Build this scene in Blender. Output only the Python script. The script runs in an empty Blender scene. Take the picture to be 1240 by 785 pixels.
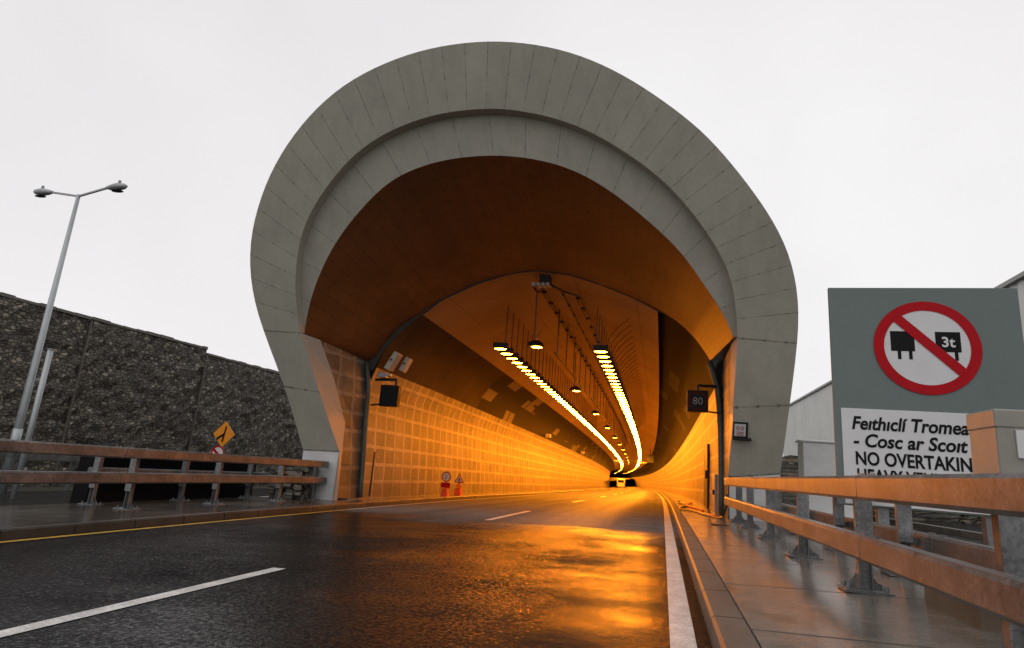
import bpy, bmesh, math, random
import numpy as np
from mathutils import Vector, Matrix

# ------------------------------------------------------------------ camera, sky, sun, exposure
sc = bpy.context.scene
COL = sc.collection
F_PX, YAW, PITCH, ROLL, EYE = 724.75, -0.25738, 0.22899, 0.07704, 0.9296
_f = Vector((math.sin(YAW)*math.cos(PITCH), math.cos(YAW)*math.cos(PITCH), math.sin(PITCH)))
_r0 = Vector((math.cos(YAW), -math.sin(YAW), 0)); _u0 = _r0.cross(_f)
_r = math.cos(ROLL)*_r0 + math.sin(ROLL)*_u0
_u = -math.sin(ROLL)*_r0 + math.cos(ROLL)*_u0
cam_d = bpy.data.cameras.new('camera'); cam = bpy.data.objects.new('camera', cam_d); COL.objects.link(cam)
cam.matrix_world = Matrix(((_r.x, _u.x, -_f.x, 0), (_r.y, _u.y, -_f.y, 0), (_r.z, _u.z, -_f.z, EYE), (0, 0, 0, 1)))
cam_d.sensor_width = 36; cam_d.lens = 36*F_PX/1240; cam_d.clip_start = 0.05; cam_d.clip_end = 3000
sc.camera = cam
EYEV = Vector((0, 0, EYE))

SUN_EL, SUN_ROT = math.radians(58), math.radians(205)
w = bpy.data.worlds.new('World'); sc.world = w; w.use_nodes = True
nt = w.node_tree; nt.nodes.clear()
out = nt.nodes.new('ShaderNodeOutputWorld'); bg = nt.nodes.new('ShaderNodeBackground')
sky = nt.nodes.new('ShaderNodeTexSky'); sky.sky_type = 'NISHITA'; sky.sun_disc = False
sky.sun_elevation = SUN_EL; sky.sun_rotation = SUN_ROT
hsv = nt.nodes.new('ShaderNodeHueSaturation'); hsv.inputs['Saturation'].default_value = 0.15
tc = nt.nodes.new('ShaderNodeTexCoord'); nz = nt.nodes.new('ShaderNodeTexNoise')
nz.inputs['Scale'].default_value = 1.3; nz.inputs['Detail'].default_value = 4
rmp = nt.nodes.new('ShaderNodeValToRGB')                     # the even cloud deck, faintly mottled
rmp.color_ramp.elements[0].position = 0.25; rmp.color_ramp.elements[0].color = (8.1, 7.85, 8.0, 1)
rmp.color_ramp.elements[1].position = 0.72; rmp.color_ramp.elements[1].color = (9.7, 9.55, 9.65, 1)
mx = nt.nodes.new('ShaderNodeMixRGB'); mx.inputs[0].default_value = 0.93
nt.links.new(sky.outputs[0], hsv.inputs['Color']); nt.links.new(tc.outputs['Generated'], nz.inputs['Vector'])
nt.links.new(nz.outputs['Fac'], rmp.inputs[0]); nt.links.new(hsv.outputs[0], mx.inputs[1]); nt.links.new(rmp.outputs[0], mx.inputs[2])
nt.links.new(mx.outputs[0], bg.inputs['Color']); bg.inputs['Strength'].default_value = 0.1
nt.links.new(bg.outputs[0], out.inputs['Surface'])
sun_d = bpy.data.lights.new('sun', 'SUN'); sun_d.energy = 0.5; sun_d.angle = math.radians(60); sun_d.color = (1, .97, .93)
sun = bpy.data.objects.new('sun', sun_d); COL.objects.link(sun)
sd = Vector((math.sin(SUN_ROT)*math.cos(SUN_EL), math.cos(SUN_ROT)*math.cos(SUN_EL), math.sin(SUN_EL)))
sun.rotation_euler = sd.to_track_quat('Z', 'Y').to_euler(); sun.location = (0, -5, 30)
sc.view_settings.view_transform = 'Standard'; sc.view_settings.look = 'None'
sc.view_settings.gamma = 1; sc.view_settings.exposure = 0.0; sc.view_settings.use_curve_mapping = False
sc.cycles.use_denoising = True
sc.cycles.max_bounces = 8; sc.cycles.diffuse_bounces = 5; sc.cycles.glossy_bounces = 4
sc.cycles.sample_clamp_indirect = 6; sc.cycles.caustics_reflective = False; sc.cycles.caustics_refractive = False
try: sc.cycles.use_light_tree = True
except Exception: pass

R = random.Random(7)
LAMP_STRENGTH, LAMP_COL = 560.0, (1.0, .268, .012)

# ------------------------------------------------------------------ helpers
CROSS = 0.0447                                   # the carriageway's crossfall: right side higher
def zp(y):                                       # the road dips into the tunnel
    v = max(y+1.6, 0); return -(.0178*v*v/58 if v < 29 else .0178*(v-14.5))
def xp(y): return -.00049/2*max(y-17.94, 0)**2   # ... and bends gently left
def gz(x, y): return CROSS*max(-26, min(12, x)) + zp(min(y, 40) if x > 2.6 or x < -9.6 else y)

def ray(px, py): return ((px-620)/F_PX)*_r - ((py-392.5)/F_PX)*_u + _f
def on_plane(p, n, d):                           # where a sight line of the survey photo meets a real plane n.x = d
    v = ray(*p); n = Vector(n); return EYEV + v*((d-n.dot(EYEV))/n.dot(v))

class MB:
    def __init__(s): s.v = []; s.f = []; s.uv = []; s.mi = []
    def quad(s, pts, uv=None, mi=0):
        b = len(s.v); s.v += [tuple(p) for p in pts]; s.f.append(tuple(range(b, b+len(pts))))
        s.uv.append(uv or [(0, 0)]*len(pts)); s.mi.append(mi); return s
    def box(s, x0, x1, y0, y1, z0, z1, mi=0):
        P = [(x, y, z) for z in (z0, z1) for y in (y0, y1) for x in (x0, x1)]
        for q in ((0, 2, 3, 1), (4, 5, 7, 6), (0, 1, 5, 4), (2, 6, 7, 3), (0, 4, 6, 2), (1, 3, 7, 5)):
            s.quad([P[i] for i in q], mi=mi)
        return s
    def bar(s, a, b, wd, ht=None, mi=0):         # rectangular bar between two points
        a, b = Vector(a), Vector(b); d = (b-a).normalized(); ht = ht or wd
        up = Vector((0, 0, 1)) if abs(d.z) < .95 else Vector((0, 1, 0))
        sx = d.cross(up).normalized()*wd/2; sz = sx.cross(d).normalized()*ht/2
        A = [a-sx-sz, a+sx-sz, a+sx+sz, a-sx+sz]; B = [p+(b-a) for p in A]
        for i in range(4): s.quad([A[i], A[(i+1) % 4], B[(i+1) % 4], B[i]], mi=mi)
        s.quad(A[::-1], mi=mi); s.quad(B, mi=mi); return s
    def tube(s, pts, r, n=8, mi=0, caps=True):
        pts = [Vector(p) for p in pts]; rs = r if isinstance(r, (list, tuple)) else [r]*len(pts); rings = []
        for i, p in enumerate(pts):
            d = (pts[min(i+1, len(pts)-1)]-pts[max(i-1, 0)]).normalized()
            up = Vector((0, 0, 1)) if abs(d.z) < .9 else Vector((1, 0, 0))
            a = d.cross(up).normalized(); b = a.cross(d)
            rings.append([p+a*rs[i]*math.cos(t*2*math.pi/n)+b*rs[i]*math.sin(t*2*math.pi/n) for t in range(n)])
        for i in range(len(rings)-1):
            for t in range(n): s.quad([rings[i][t], rings[i][(t+1) % n], rings[i+1][(t+1) % n], rings[i+1][t]], mi=mi)
        if caps: s.quad(rings[0][::-1], mi=mi); s.quad(rings[-1], mi=mi)
        return s
    def disc(s, c, rx, ry, n=16, axis='z', mi=0):
        c = Vector(c); pts = []
        for t in range(n):
            a, b = rx*math.cos(2*math.pi*t/n), ry*math.sin(2*math.pi*t/n)
            pts.append(c+(Vector((a, b, 0)) if axis == 'z' else Vector((a, 0, b))))
        return s.quad(pts, mi=mi)
    def ring(s, c, r0, r1, n=48, mi=0):          # flat ring facing -Y
        c = Vector(c)
        for t in range(n):
            a, b = 2*math.pi*t/n, 2*math.pi*(t+1)/n
            s.quad([c+Vector((r1*math.cos(a), 0, r1*math.sin(a))), c+Vector((r1*math.cos(b), 0, r1*math.sin(b))),
                    c+Vector((r0*math.cos(b), 0, r0*math.sin(b))), c+Vector((r0*math.cos(a), 0, r0*math.sin(a)))], mi=mi)
        return s
    def loft(s, rows, uvs=None, mi=0):           # rows: list of equal-length point lists
        for i in range(len(rows)-1):
            for j in range(len(rows[i])-1):
                uv = [uvs[i][j], uvs[i+1][j], uvs[i+1][j+1], uvs[i][j+1]] if uvs else None
                s.quad([rows[i][j], rows[i+1][j], rows[i+1][j+1], rows[i][j+1]], uv, mi)
        return s
    def build(s, name, m, parent=None, smooth=False, bevel=0, weld=True):
        me = bpy.data.meshes.new(name); me.from_pydata(s.v, [], s.f)
        ul = me.uv_layers.new(name='UVMap'); k = 0
        for i, f in enumerate(s.f):
            for c in s.uv[i]: ul.data[k].uv = c; k += 1
        for p, mi in zip(me.polygons, s.mi): p.material_index = mi; p.use_smooth = smooth
        for mm in (m if isinstance(m, (list, tuple)) else [m]): me.materials.append(mm)
        if weld:
            bm = bmesh.new(); bm.from_mesh(me); bmesh.ops.remove_doubles(bm, verts=bm.verts, dist=1e-4)
            bmesh.ops.recalc_face_normals(bm, faces=bm.faces); bm.to_mesh(me); bm.free()
        o = bpy.data.objects.new(name, me); COL.objects.link(o)
        if parent: o.parent = parent
        if smooth == 'auto':
            pass
        if bevel:
            b = o.modifiers.new('bevel', 'BEVEL'); b.width = bevel; b.segments = 2; b.limit_method = 'ANGLE'; b.angle_limit = .6
        return o

def tag(o, label=None, cat=None, group=None, kind=None):
    if label: o['label'] = label
    if cat: o['category'] = cat
    if group: o['group'] = group
    if kind: o['kind'] = kind
    return o
def thing(name, label, cat, loc=(0, 0, 0), rz=0, group=None):
    o = bpy.data.objects.new(name, None); COL.objects.link(o); o.location = loc; o.rotation_euler = (0, 0, rz)
    o.empty_display_size = .2
    return tag(o, label, cat, group)
def copy_tree(o, parent=None):
    c = o.copy(); COL.objects.link(c)
    if parent: c.parent = parent
    for ch in list(o.children): copy_tree(ch, c)
    return c

def cr(pts, n, closed=False):                    # Catmull-Rom through points, n samples even in length
    P = [np.array(p, float) for p in pts]; P = [2*P[0]-P[1]]+P+[2*P[-1]-P[-2]]; o = []
    for i in range(1, len(P)-2):
        for t in np.linspace(0, 1, 20, endpoint=False):
            a, b, c, d = P[i-1], P[i], P[i+1], P[i+2]
            o.append(.5*((2*b)+(c-a)*t+(2*a-5*b+4*c-d)*t*t+(-a+3*b-3*c+d)*t**3))
    o.append(P[-2]); o = np.array(o); s = np.r_[0, np.cumsum(np.linalg.norm(np.diff(o, axis=0), axis=1))]
    q = np.linspace(0, s[-1], n)
    return [tuple(float(np.interp(q[i], s, o[:, k])) for k in range(o.shape[1])) for i in range(n)]

# ------------------------------------------------------------------ materials
class NT:
    def __init__(s, name):
        s.m = bpy.data.materials.new(name); s.m.use_nodes = True; s.t = s.m.node_tree
        s.b = s.t.nodes['Principled BSDF']
    def n(s, ty, **kw):
        x = s.t.nodes.new(ty)
        for k, v in kw.items():
            if k in x.inputs: x.inputs[k].default_value = v
            else: setattr(x, k, v)
        return x
    def l(s, a, b): s.t.links.new(a, b)
    def coord(s, kind='Object', scale=(1, 1, 1)):
        c = s.n('ShaderNodeTexCoord'); mp = s.n('ShaderNodeMapping'); mp.inputs['Scale'].default_value = scale
        s.l(c.outputs[kind], mp.inputs['Vector']); return mp.outputs[0]
    def noise(s, v, scale, detail=4, rough=.55):
        x = s.n('ShaderNodeTexNoise'); x.inputs['Scale'].default_value = scale; x.inputs['Detail'].default_value = detail
        x.inputs['Roughness'].default_value = rough; s.l(v, x.inputs['Vector']); return x.outputs['Fac']
    def ramp(s, fac, stops):
        r = s.n('ShaderNodeValToRGB'); e = r.color_ramp.elements
        while len(e) < len(stops): e.new(.5)
        for el, (p, c) in zip(e, stops):
            el.position = p; el.color = (c, c, c, 1) if isinstance(c, (int, float)) else (*c, 1)
        s.l(fac, r.inputs[0]); return r.outputs[0]
    def mix(s, fac, a, b, mode='MIX'):
        x = s.n('ShaderNodeMixRGB', blend_type=mode)
        for sock, val in ((x.inputs[0], fac), (x.inputs[1], a), (x.inputs[2], b)):
            if isinstance(val, (int, float)): sock.default_value = val if sock.type == 'VALUE' else (val, val, val, 1)
            elif isinstance(val, tuple): sock.default_value = (*val, 1)
            else: s.l(val, sock)
        return x.outputs[0]
    def math(s, op, a, b=0.0, c=0.0):
        x = s.n('ShaderNodeMath', operation=op)
        for i, val in enumerate((a, b, c)):
            if isinstance(val, (int, float)): x.inputs[i].default_value = val
            else: s.l(val, x.inputs[i])
        return x.outputs[0]
    def xyz(s, v):
        x = s.n('ShaderNodeSeparateXYZ'); s.l(v, x.inputs[0]); return x.outputs
    def bump(s, h, strength=.3, dist=.02, prev=None):
        x = s.n('ShaderNodeBump'); x.inputs['Strength'].default_value = strength; x.inputs['Distance'].default_value = dist
        s.l(h, x.inputs['Height'])
        if prev is not None: s.l(prev, x.inputs['Normal'])
        return x.outputs[0]
    def done(s, col=None, rough=None, norm=None, metal=None, spec=None):
        for k, val in (('Base Color', col), ('Roughness', rough), ('Normal', norm), ('Metallic', metal), ('Specular IOR Level', spec)):
            if val is None: continue
            if isinstance(val, (int, float)): s.b.inputs[k].default_value = val
            elif isinstance(val, tuple): s.b.inputs[k].default_value = (*val, 1)
            else: s.l(val, s.b.inputs[k])
        return s.m

def plain(name, col, rough=.6, metal=0, var=.25, scale=6, bump=.1, spec=None):
    t = NT(name); v = t.coord('Object'); n1 = t.noise(v, scale, 5); n2 = t.noise(v, scale*7, 3)
    f = t.math('ADD', t.math('MULTIPLY', n1, .7), t.math('MULTIPLY', n2, .3))
    c = t.ramp(f, [(.3, tuple(k*(1-var) for k in col)), (.7, tuple(min(1, k*(1+var)) for k in col))])
    r = t.ramp(f, [(.3, max(.03, rough-.12)), (.7, min(1, rough+.1))])
    return t.done(c, r, t.bump(n2, bump, .01), metal, spec)
def emit(name, col, strength):
    m = bpy.data.materials.new(name); m.use_nodes = True; t = m.node_tree; t.nodes.clear()
    o = t.nodes.new('ShaderNodeOutputMaterial'); e = t.nodes.new('ShaderNodeEmission')
    e.inputs[0].default_value = (*col, 1); e.inputs[1].default_value = strength; t.links.new(e.outputs[0], o.inputs[0]); return m

def asphalt(name, base=.012, tunnel=True):
    t = NT(name); v = t.coord('Object'); X, Y, Z = t.xyz(v)
    vl = t.coord('Object', (.55, 1.0, 1))
    big = t.noise(vl, .5, 2, .5); mid = t.noise(vl, 1.9, 4, .6); fine = t.noise(v, 120, 2, .6); trk = t.noise(t.coord('Object', (2.2, .06, 1)), 1.0, 3)
    agg = t.n('ShaderNodeTexVoronoi'); agg.inputs['Scale'].default_value = 75; t.l(v, agg.inputs['Vector'])
    c = t.ramp(fine, [(.3, (base*.6, base*.6, base*.6)), (.62, (base*1.4, base*1.38, base*1.33)), (.8, (base*3.0, base*2.9, base*2.7))])
    c = t.mix(.6, c, t.ramp(mid, [(.3, .6), (.7, 1.25)]), 'MULTIPLY')
    c = t.mix(.5, c, t.ramp(trk, [(.35, .65), (.65, 1.25)]), 'MULTIPLY')
    wl = t.math('ADD', t.math('MULTIPLY', big, .6), t.math('MULTIPLY', mid, .4))
    if tunnel:                                  # a film of water outside, only damp within the tunnel
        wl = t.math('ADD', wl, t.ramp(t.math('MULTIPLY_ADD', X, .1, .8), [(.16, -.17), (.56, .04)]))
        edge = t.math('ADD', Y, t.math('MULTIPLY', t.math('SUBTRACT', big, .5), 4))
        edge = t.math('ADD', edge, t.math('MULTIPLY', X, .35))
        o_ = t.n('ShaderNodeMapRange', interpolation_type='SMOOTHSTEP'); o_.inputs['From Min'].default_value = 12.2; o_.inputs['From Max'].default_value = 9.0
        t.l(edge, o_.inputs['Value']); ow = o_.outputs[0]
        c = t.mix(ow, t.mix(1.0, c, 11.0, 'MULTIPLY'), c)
    wet = t.ramp(wl, [(.34, 1.0), (.68, 0.0)])
    if tunnel: wet = t.math('MULTIPLY', wet, ow)
    else: ow = 1.0
    r = t.mix(wet, .24, .07)
    if tunnel: r = t.mix(t.ramp(ow, [(.35, 0.0), (.75, 1.0)]), .50, r)
    vb = t.n('ShaderNodeTexVoronoi', feature='SMOOTH_F1'); vb.inputs['Scale'].default_value = 26; t.l(v, vb.inputs['Vector'])
    nb = t.noise(v, 42, 3, .65); ripple = t.noise(t.coord('Object', (1, 2.2, 1)), 5.5, 3)
    h = t.math('ADD', t.math('MULTIPLY', vb.outputs['Distance'], .7), t.math('MULTIPLY', nb, .9))
    h = t.math('ADD', h, t.math('MULTIPLY', agg.outputs['Distance'], .4))
    b = t.n('ShaderNodeBump'); b.inputs['Distance'].default_value = .011; t.l(h, b.inputs['Height']); t.l(t.math('MULTIPLY_ADD', wet, -.72, .80), b.inputs['Strength'])
    gn = t.math('ADD', t.math('MULTIPLY', t.noise(v, 34, 3, .7), .90), t.math('MULTIPLY', mid, .10))
    if tunnel:
        dull = t.n('ShaderNodeMapRange', interpolation_type='SMOOTHSTEP'); dull.inputs['From Min'].default_value = -1.6; dull.inputs['From Max'].default_value = -.2
        t.l(t.math('ADD', X, t.math('MULTIPLY', t.math('SUBTRACT', mid, .5), .4)), dull.inputs['Value'])
        gn = t.math('ADD', gn, t.math('MULTIPLY_ADD', dull.outputs[0], .20, -.045))
        gn = t.math('ADD', gn, t.ramp(t.math('MULTIPLY_ADD', X, .1, .8), [(.46, .085), (.58, 0.0)]))
    grit = t.ramp(gn, [(.41, 0.0), (.51, 1.0)])
    grit = t.math('MULTIPLY', grit, t.math('MULTIPLY_ADD', wet, -.5, .97))
    rp = t.bump(ripple, .12, .02, b.outputs[0])
    m = t.done(c, r, rp, spec=t.math('MULTIPLY_ADD', wet, .2, .22))
    df = t.n('ShaderNodeBsdfDiffuse'); t.l(c, df.inputs['Color']); ms = t.n('ShaderNodeMixShader')      # proud dull stones between the water
    t.l(grit, ms.inputs[0]); t.l(t.b.outputs[0], ms.inputs[1]); t.l(df.outputs[0], ms.inputs[2])
    o_ = [x for x in t.t.nodes if x.type == 'OUTPUT_MATERIAL'][0]; t.l(ms.outputs[0], o_.inputs['Surface'])
    return m
def concrete(name, col, rough=.4, joint=None, wet=.5, bmp=.14):
    t = NT(name); v = t.coord('Object'); X, Y, Z = t.xyz(v)
    big = t.noise(v, .9, 6, .62); mid = t.noise(v, 5, 5); fine = t.noise(v, 70, 2)
    f = t.math('ADD', t.math('MULTIPLY', big, .6), t.math('MULTIPLY', mid, .4))
    c = t.ramp(f, [(.3, tuple(k*.45 for k in col)), (.5, col), (.68, tuple(k*1.4 for k in col))])
    c = t.mix(.5, c, t.ramp(fine, [(.32, .55), (.68, 1.3)]), 'MULTIPLY'); c = t.mix(t.ramp(t.noise(v, 13, 3), [(.70, 0.0), (.76, .7)]), c, tuple(k*.25 for k in col))
    h = t.math('ADD', t.math('MULTIPLY', mid, .5), t.math('MULTIPLY', fine, .3))
    if joint:
        jy, jx0 = joint
        d = t.math('ABSOLUTE', t.math('SUBTRACT', t.math('FRACT', t.math('MULTIPLY', t.math('ADD', Y, t.math('MULTIPLY', X, .07)), 1/jy)), .5))
        ln = t.math('LESS_THAN', t.math('MULTIPLY', d, jy), .013)
        c = t.mix(t.math('MULTIPLY', ln, .8), c, (.012, .011, .010)); h = t.math('SUBTRACT', h, ln)
    r = t.ramp(f, [(.36, rough*wet), (.64, rough)])
    if joint: r = t.mix(ln, r, .95)
    return t.done(c, r, t.bump(h, bmp, .01))
def blockwork(name, kk=1.0):
    t = NT(name); v = t.coord('UV'); vo = t.coord('Object'); n = t.noise(vo, 1.7, 4); n3 = t.noise(vo, 9, 4)
    dv = t.n('ShaderNodeVectorMath', operation='ADD'); ns = t.n('ShaderNodeTexNoise'); ns.inputs['Scale'].default_value = 3.5
    t.l(vo, ns.inputs['Vector']); sm = t.n('ShaderNodeVectorMath', operation='MULTIPLY_ADD')
    t.l(ns.outputs['Color'], sm.inputs[0]); sm.inputs[1].default_value = (.05, .05, 0); sm.inputs[2].default_value = (-.025, -.025, 0)
    t.l(v, dv.inputs[0]); t.l(sm.outputs[0], dv.inputs[1])
    br = t.n('ShaderNodeTexBrick', offset=0.0, squash=1.0); t.l(dv.outputs[0], br.inputs['Vector'])
    for k, val in (('Scale', 1.0), ('Mortar Size', .068), ('Mortar Smooth', .6), ('Brick Width', .70), ('Row Height', .50), ('Bias', -.1)): br.inputs[k].default_value = val
    br.inputs['Color1'].default_value = (.14*kk, .118*kk, .09*kk, 1); br.inputs['Color2'].default_value = (.24*kk, .205*kk, .16*kk, 1); br.inputs['Mortar'].default_value = (.38*kk, .33*kk, .265*kk, 1)
    c = t.mix(.75, br.outputs['Color'], t.ramp(n, [(.3, .68), (.7, 1.2)]), 'MULTIPLY')
    c = t.mix(t.ramp(n3, [(.56, 0.0), (.72, .5)]), c, (.38*kk, .35*kk, .31*kk))
    V_ = t.xyz(v)[1]; gr = t.ramp(t.math('ADD', V_, t.math('MULTIPLY', t.math('SUBTRACT', t.noise(vo, 1.1, 5), .5), 1.5)), [(.1, .75), (.9, 0.0)])
    c = t.mix(t.math('MULTIPLY', gr, .6), c, (.075*kk, .062*kk, .048*kk))
    dr = t.noise(t.coord('Object', (2.5, 2.5, .18)), 1.0, 4); c = t.mix(.45, c, t.ramp(dr, [(.35, .62), (.6, 1.12)]), 'MULTIPLY')
    h = t.math('ADD', t.math('MULTIPLY', br.outputs['Fac'], .6), t.math('MULTIPLY', n3, .25))
    return t.done(c, .5, t.bump(h, .35, .012))
def rockwork(name):
    t = NT(name); v = t.coord('Object', (.6, 6.0, 8.8)); vo = t.coord('Object')
    ns = t.n('ShaderNodeTexNoise'); ns.inputs['Scale'].default_value = 2.0; t.l(v, ns.inputs['Vector'])
    mv = t.mix(.10, v, ns.outputs['Color'], 'ADD')
    vo1 = t.n('ShaderNodeTexVoronoi'); vo1.inputs['Scale'].default_value = 1.0; vo1.inputs['Randomness'].default_value = .72; t.l(mv, vo1.inputs['Vector'])
    vo2 = t.n('ShaderNodeTexVoronoi', feature='DISTANCE_TO_EDGE'); vo2.inputs['Scale'].default_value = 1.0; vo2.inputs['Randomness'].default_value = .72; t.l(mv, vo2.inputs['Vector'])
    g = t.xyz(vo1.outputs['Color']); n = t.noise(vo, 7, 5); nb = t.noise(vo, .45, 4)
    c = t.ramp(g[0], [(0, (.075, .064, .05)), (.4, (.12, .104, .082)), (.75, (.16, .138, .107)), (.9, (.22, .182, .13)), (1, (.33, .285, .225))])
    c = t.mix(.8, c, t.ramp(n, [(.3, .55), (.7, 1.35)]), 'MULTIPLY')
    c = t.mix(.7, c, t.ramp(nb, [(.35, .6), (.65, 1.25)]), 'MULTIPLY')
    e = t.ramp(vo2.outputs['Distance'], [(.0, 0.0), (.13, 1.0)])
    c = t.mix(e, (.042, .038, .031), c)
    h = t.math('ADD', t.math('MULTIPLY', e, 1.0), t.math('MULTIPLY', g[1], .6)); h = t.math('ADD', h, t.math('MULTIPLY', n, .35))
    return t.done(c, .6, t.bump(h, .8, .06))
def galv(name, col=(.27, .272, .275), rough=.36):
    t = NT(name); v = t.coord('Object'); sp = t.n('ShaderNodeTexVoronoi'); sp.inputs['Scale'].default_value = 55; t.l(v, sp.inputs['Vector'])
    g = t.xyz(sp.outputs['Color'])[0]; n = t.noise(v, 3, 5); dr = t.noise(t.coord('Object', (30, 30, 2)), 1.0, 3)
    f = t.math('ADD', t.math('MULTIPLY', g, .35), t.math('MULTIPLY', n, .65))
    c = t.ramp(f, [(.3, tuple(k*.7 for k in col)), (.7, tuple(k*1.15 for k in col))])
    c = t.mix(.12, c, t.ramp(dr, [(.35, .5), (.6, 1.15)]), 'MULTIPLY'); c = t.mix(.7, c, t.ramp(t.noise(v, 2.3, 6, .7), [(.35, .55), (.62, 1.2)]), 'MULTIPLY')
    r = t.ramp(f, [(.3, .34), (.7, rough+.1)])
    return t.done(c, r, t.bump(n, .04, .01), .65)
def panelled(name, col, bolts, rough=.5, joint=.022, dark=.35, vspace=.42, stain=.25):
    # sheet-metal cladding: U counts panels, V is metres across; bolted dark joints at whole U
    t = NT(name); v = t.coord('UV'); U, V, _ = t.xyz(v); vo = t.coord('Object')
    n = t.noise(vo, .8, 5); n2 = t.noise(vo, 14, 4)
    rnd = t.n('ShaderNodeTexWhiteNoise', noise_dimensions='1D'); t.l(t.math('FLOOR', U), rnd.inputs['W'])
    c = t.ramp(n, [(.3, tuple(k*(1-stain) for k in col)), (.7, tuple(k*(1+stain*.6) for k in col))])
    c = t.mix(.5, c, t.math('MULTIPLY_ADD', rnd.outputs['Value'], .10, .95), 'MULTIPLY')
    c = t.mix(.4, c, t.ramp(n2, [(.3, .86), (.7, 1.1)]), 'MULTIPLY')
    sk = t.noise(t.coord('Object', (3.2, 3.2, .12)), 1.0, 4, .6); c = t.mix(.32, c, t.ramp(sk, [(.34, .70), (.56, 1.06)]), 'MULTIPLY')
    fr = t.math('FRACT', t.math('ADD', U, .5)); d = t.math('ABSOLUTE', t.math('SUBTRACT', fr, .5))
    ln = t.math('LESS_THAN', d, joint*.42)
    dv = t.math('ABSOLUTE', t.math('SUBTRACT', t.math('FRACT', t.math('MULTIPLY', V, 1/vspace)), .5))
    bolt = t.math('MULTIPLY', t.math('LESS_THAN', d, joint*bolts), t.math('LESS_THAN', dv, .075))
    broken = t.ramp(t.noise(vo, 2.2, 3), [(.35, .35), (.6, 1.0)])
    m = t.math('MAXIMUM', t.math('MULTIPLY', ln, broken), bolt)
    c = t.mix(t.math('MULTIPLY', m, 1-dark), c, tuple(k*.12 for k in col))
    h = t.math('SUBTRACT', t.math('MULTIPLY', n2, .1), m)
    return t.done(c, rough, t.bump(h, .3, .01))
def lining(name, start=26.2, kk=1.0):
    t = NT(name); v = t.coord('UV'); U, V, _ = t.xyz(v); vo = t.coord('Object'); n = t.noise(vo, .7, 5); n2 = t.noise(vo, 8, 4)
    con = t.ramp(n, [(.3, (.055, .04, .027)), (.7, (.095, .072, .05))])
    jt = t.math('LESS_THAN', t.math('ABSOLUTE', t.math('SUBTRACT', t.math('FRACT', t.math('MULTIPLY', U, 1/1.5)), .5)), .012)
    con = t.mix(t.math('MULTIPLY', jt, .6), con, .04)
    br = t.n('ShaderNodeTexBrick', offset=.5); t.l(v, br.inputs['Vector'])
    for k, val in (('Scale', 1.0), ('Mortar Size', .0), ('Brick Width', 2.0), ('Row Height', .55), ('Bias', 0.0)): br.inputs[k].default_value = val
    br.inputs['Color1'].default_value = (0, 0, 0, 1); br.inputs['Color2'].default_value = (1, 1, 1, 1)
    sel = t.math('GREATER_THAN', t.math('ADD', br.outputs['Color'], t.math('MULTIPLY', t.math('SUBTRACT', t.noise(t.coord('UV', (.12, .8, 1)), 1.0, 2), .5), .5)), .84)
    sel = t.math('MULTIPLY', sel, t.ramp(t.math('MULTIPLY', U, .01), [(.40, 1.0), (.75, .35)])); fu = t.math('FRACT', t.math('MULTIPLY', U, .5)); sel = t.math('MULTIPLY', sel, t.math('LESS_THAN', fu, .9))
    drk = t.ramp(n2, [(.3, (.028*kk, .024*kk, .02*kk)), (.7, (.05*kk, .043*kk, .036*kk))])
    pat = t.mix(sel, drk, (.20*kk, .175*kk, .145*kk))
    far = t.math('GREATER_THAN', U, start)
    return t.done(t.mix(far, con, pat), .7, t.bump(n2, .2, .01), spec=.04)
def ceiling_mat(name):
    t = NT(name); v = t.coord('UV'); U, V, _ = t.xyz(v); vo = t.coord('Object'); n = t.noise(vo, .5, 5); n2 = t.noise(vo, 9, 4)
    c = t.ramp(n, [(.3, (.34, .215, .115)), (.7, (.46, .30, .17))])
    j1 = t.math('LESS_THAN', t.math('ABSOLUTE', t.math('SUBTRACT', t.math('FRACT', t.math('MULTIPLY', U, 1/1.2)), .5)), .008)
    j2 = t.math('LESS_THAN', t.math('ABSOLUTE', t.math('SUBTRACT', t.math('FRACT', t.math('MULTIPLY', V, 1/1.9)), .5)), .006)
    j = t.math('MAXIMUM', j1, j2)
    c = t.mix(t.math('MULTIPLY', j, .55), c, .05)
    return t.done(c, .62, spec=.3, norm=t.bump(t.math('SUBTRACT', t.math('MULTIPLY', n2, .2), j), .3, .01))
def paint(name, col, worn=.35, rough=.35, base=.03):
    t = NT(name); v = t.coord('Object'); n = t.noise(v, 45, 4, .7); nb = t.noise(v, 5, 5)
    f = t.math('ADD', t.math('MULTIPLY', n, .6), t.math('MULTIPLY', nb, .4))
    c = t.mix(t.ramp(f, [(.66-worn*.6, 0.0), (.72-worn*.3, 1.0)]), tuple(k*.55 for k in col), col)
    c = t.mix(t.ramp(n, [(.66, 0.0), (.74, .8)]), c, base)
    return t.done(c, rough, t.bump(n, .3, .005))
def verge(name):
    t = NT(name); v = t.coord('Object'); n = t.noise(v, .6, 5); n2 = t.noise(v, 22, 4, .7)
    c = t.ramp(n, [(.35, (.035, .032, .026)), (.5, (.05, .05, .03)), (.65, (.035, .055, .02))])
    c = t.mix(.7, c, t.ramp(n2, [(.3, .5), (.7, 1.5)]), 'MULTIPLY')
    return t.done(c, .8, t.bump(n2, .8, .05))
def corrugated(name, col):
    t = NT(name); v = t.coord('Object'); X, Y, Z = t.xyz(v); n = t.noise(v, .3, 4)
    st = t.noise(t.coord('Object', (1, 6, .15)), 1.0, 3)
    c = t.ramp(n, [(.3, tuple(k*.85 for k in col)), (.7, col)]); c = t.mix(.4, c, t.ramp(st, [(.3, .75), (.7, 1.1)]), 'MULTIPLY')
    return t.done(c, .45, None, .2)

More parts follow.
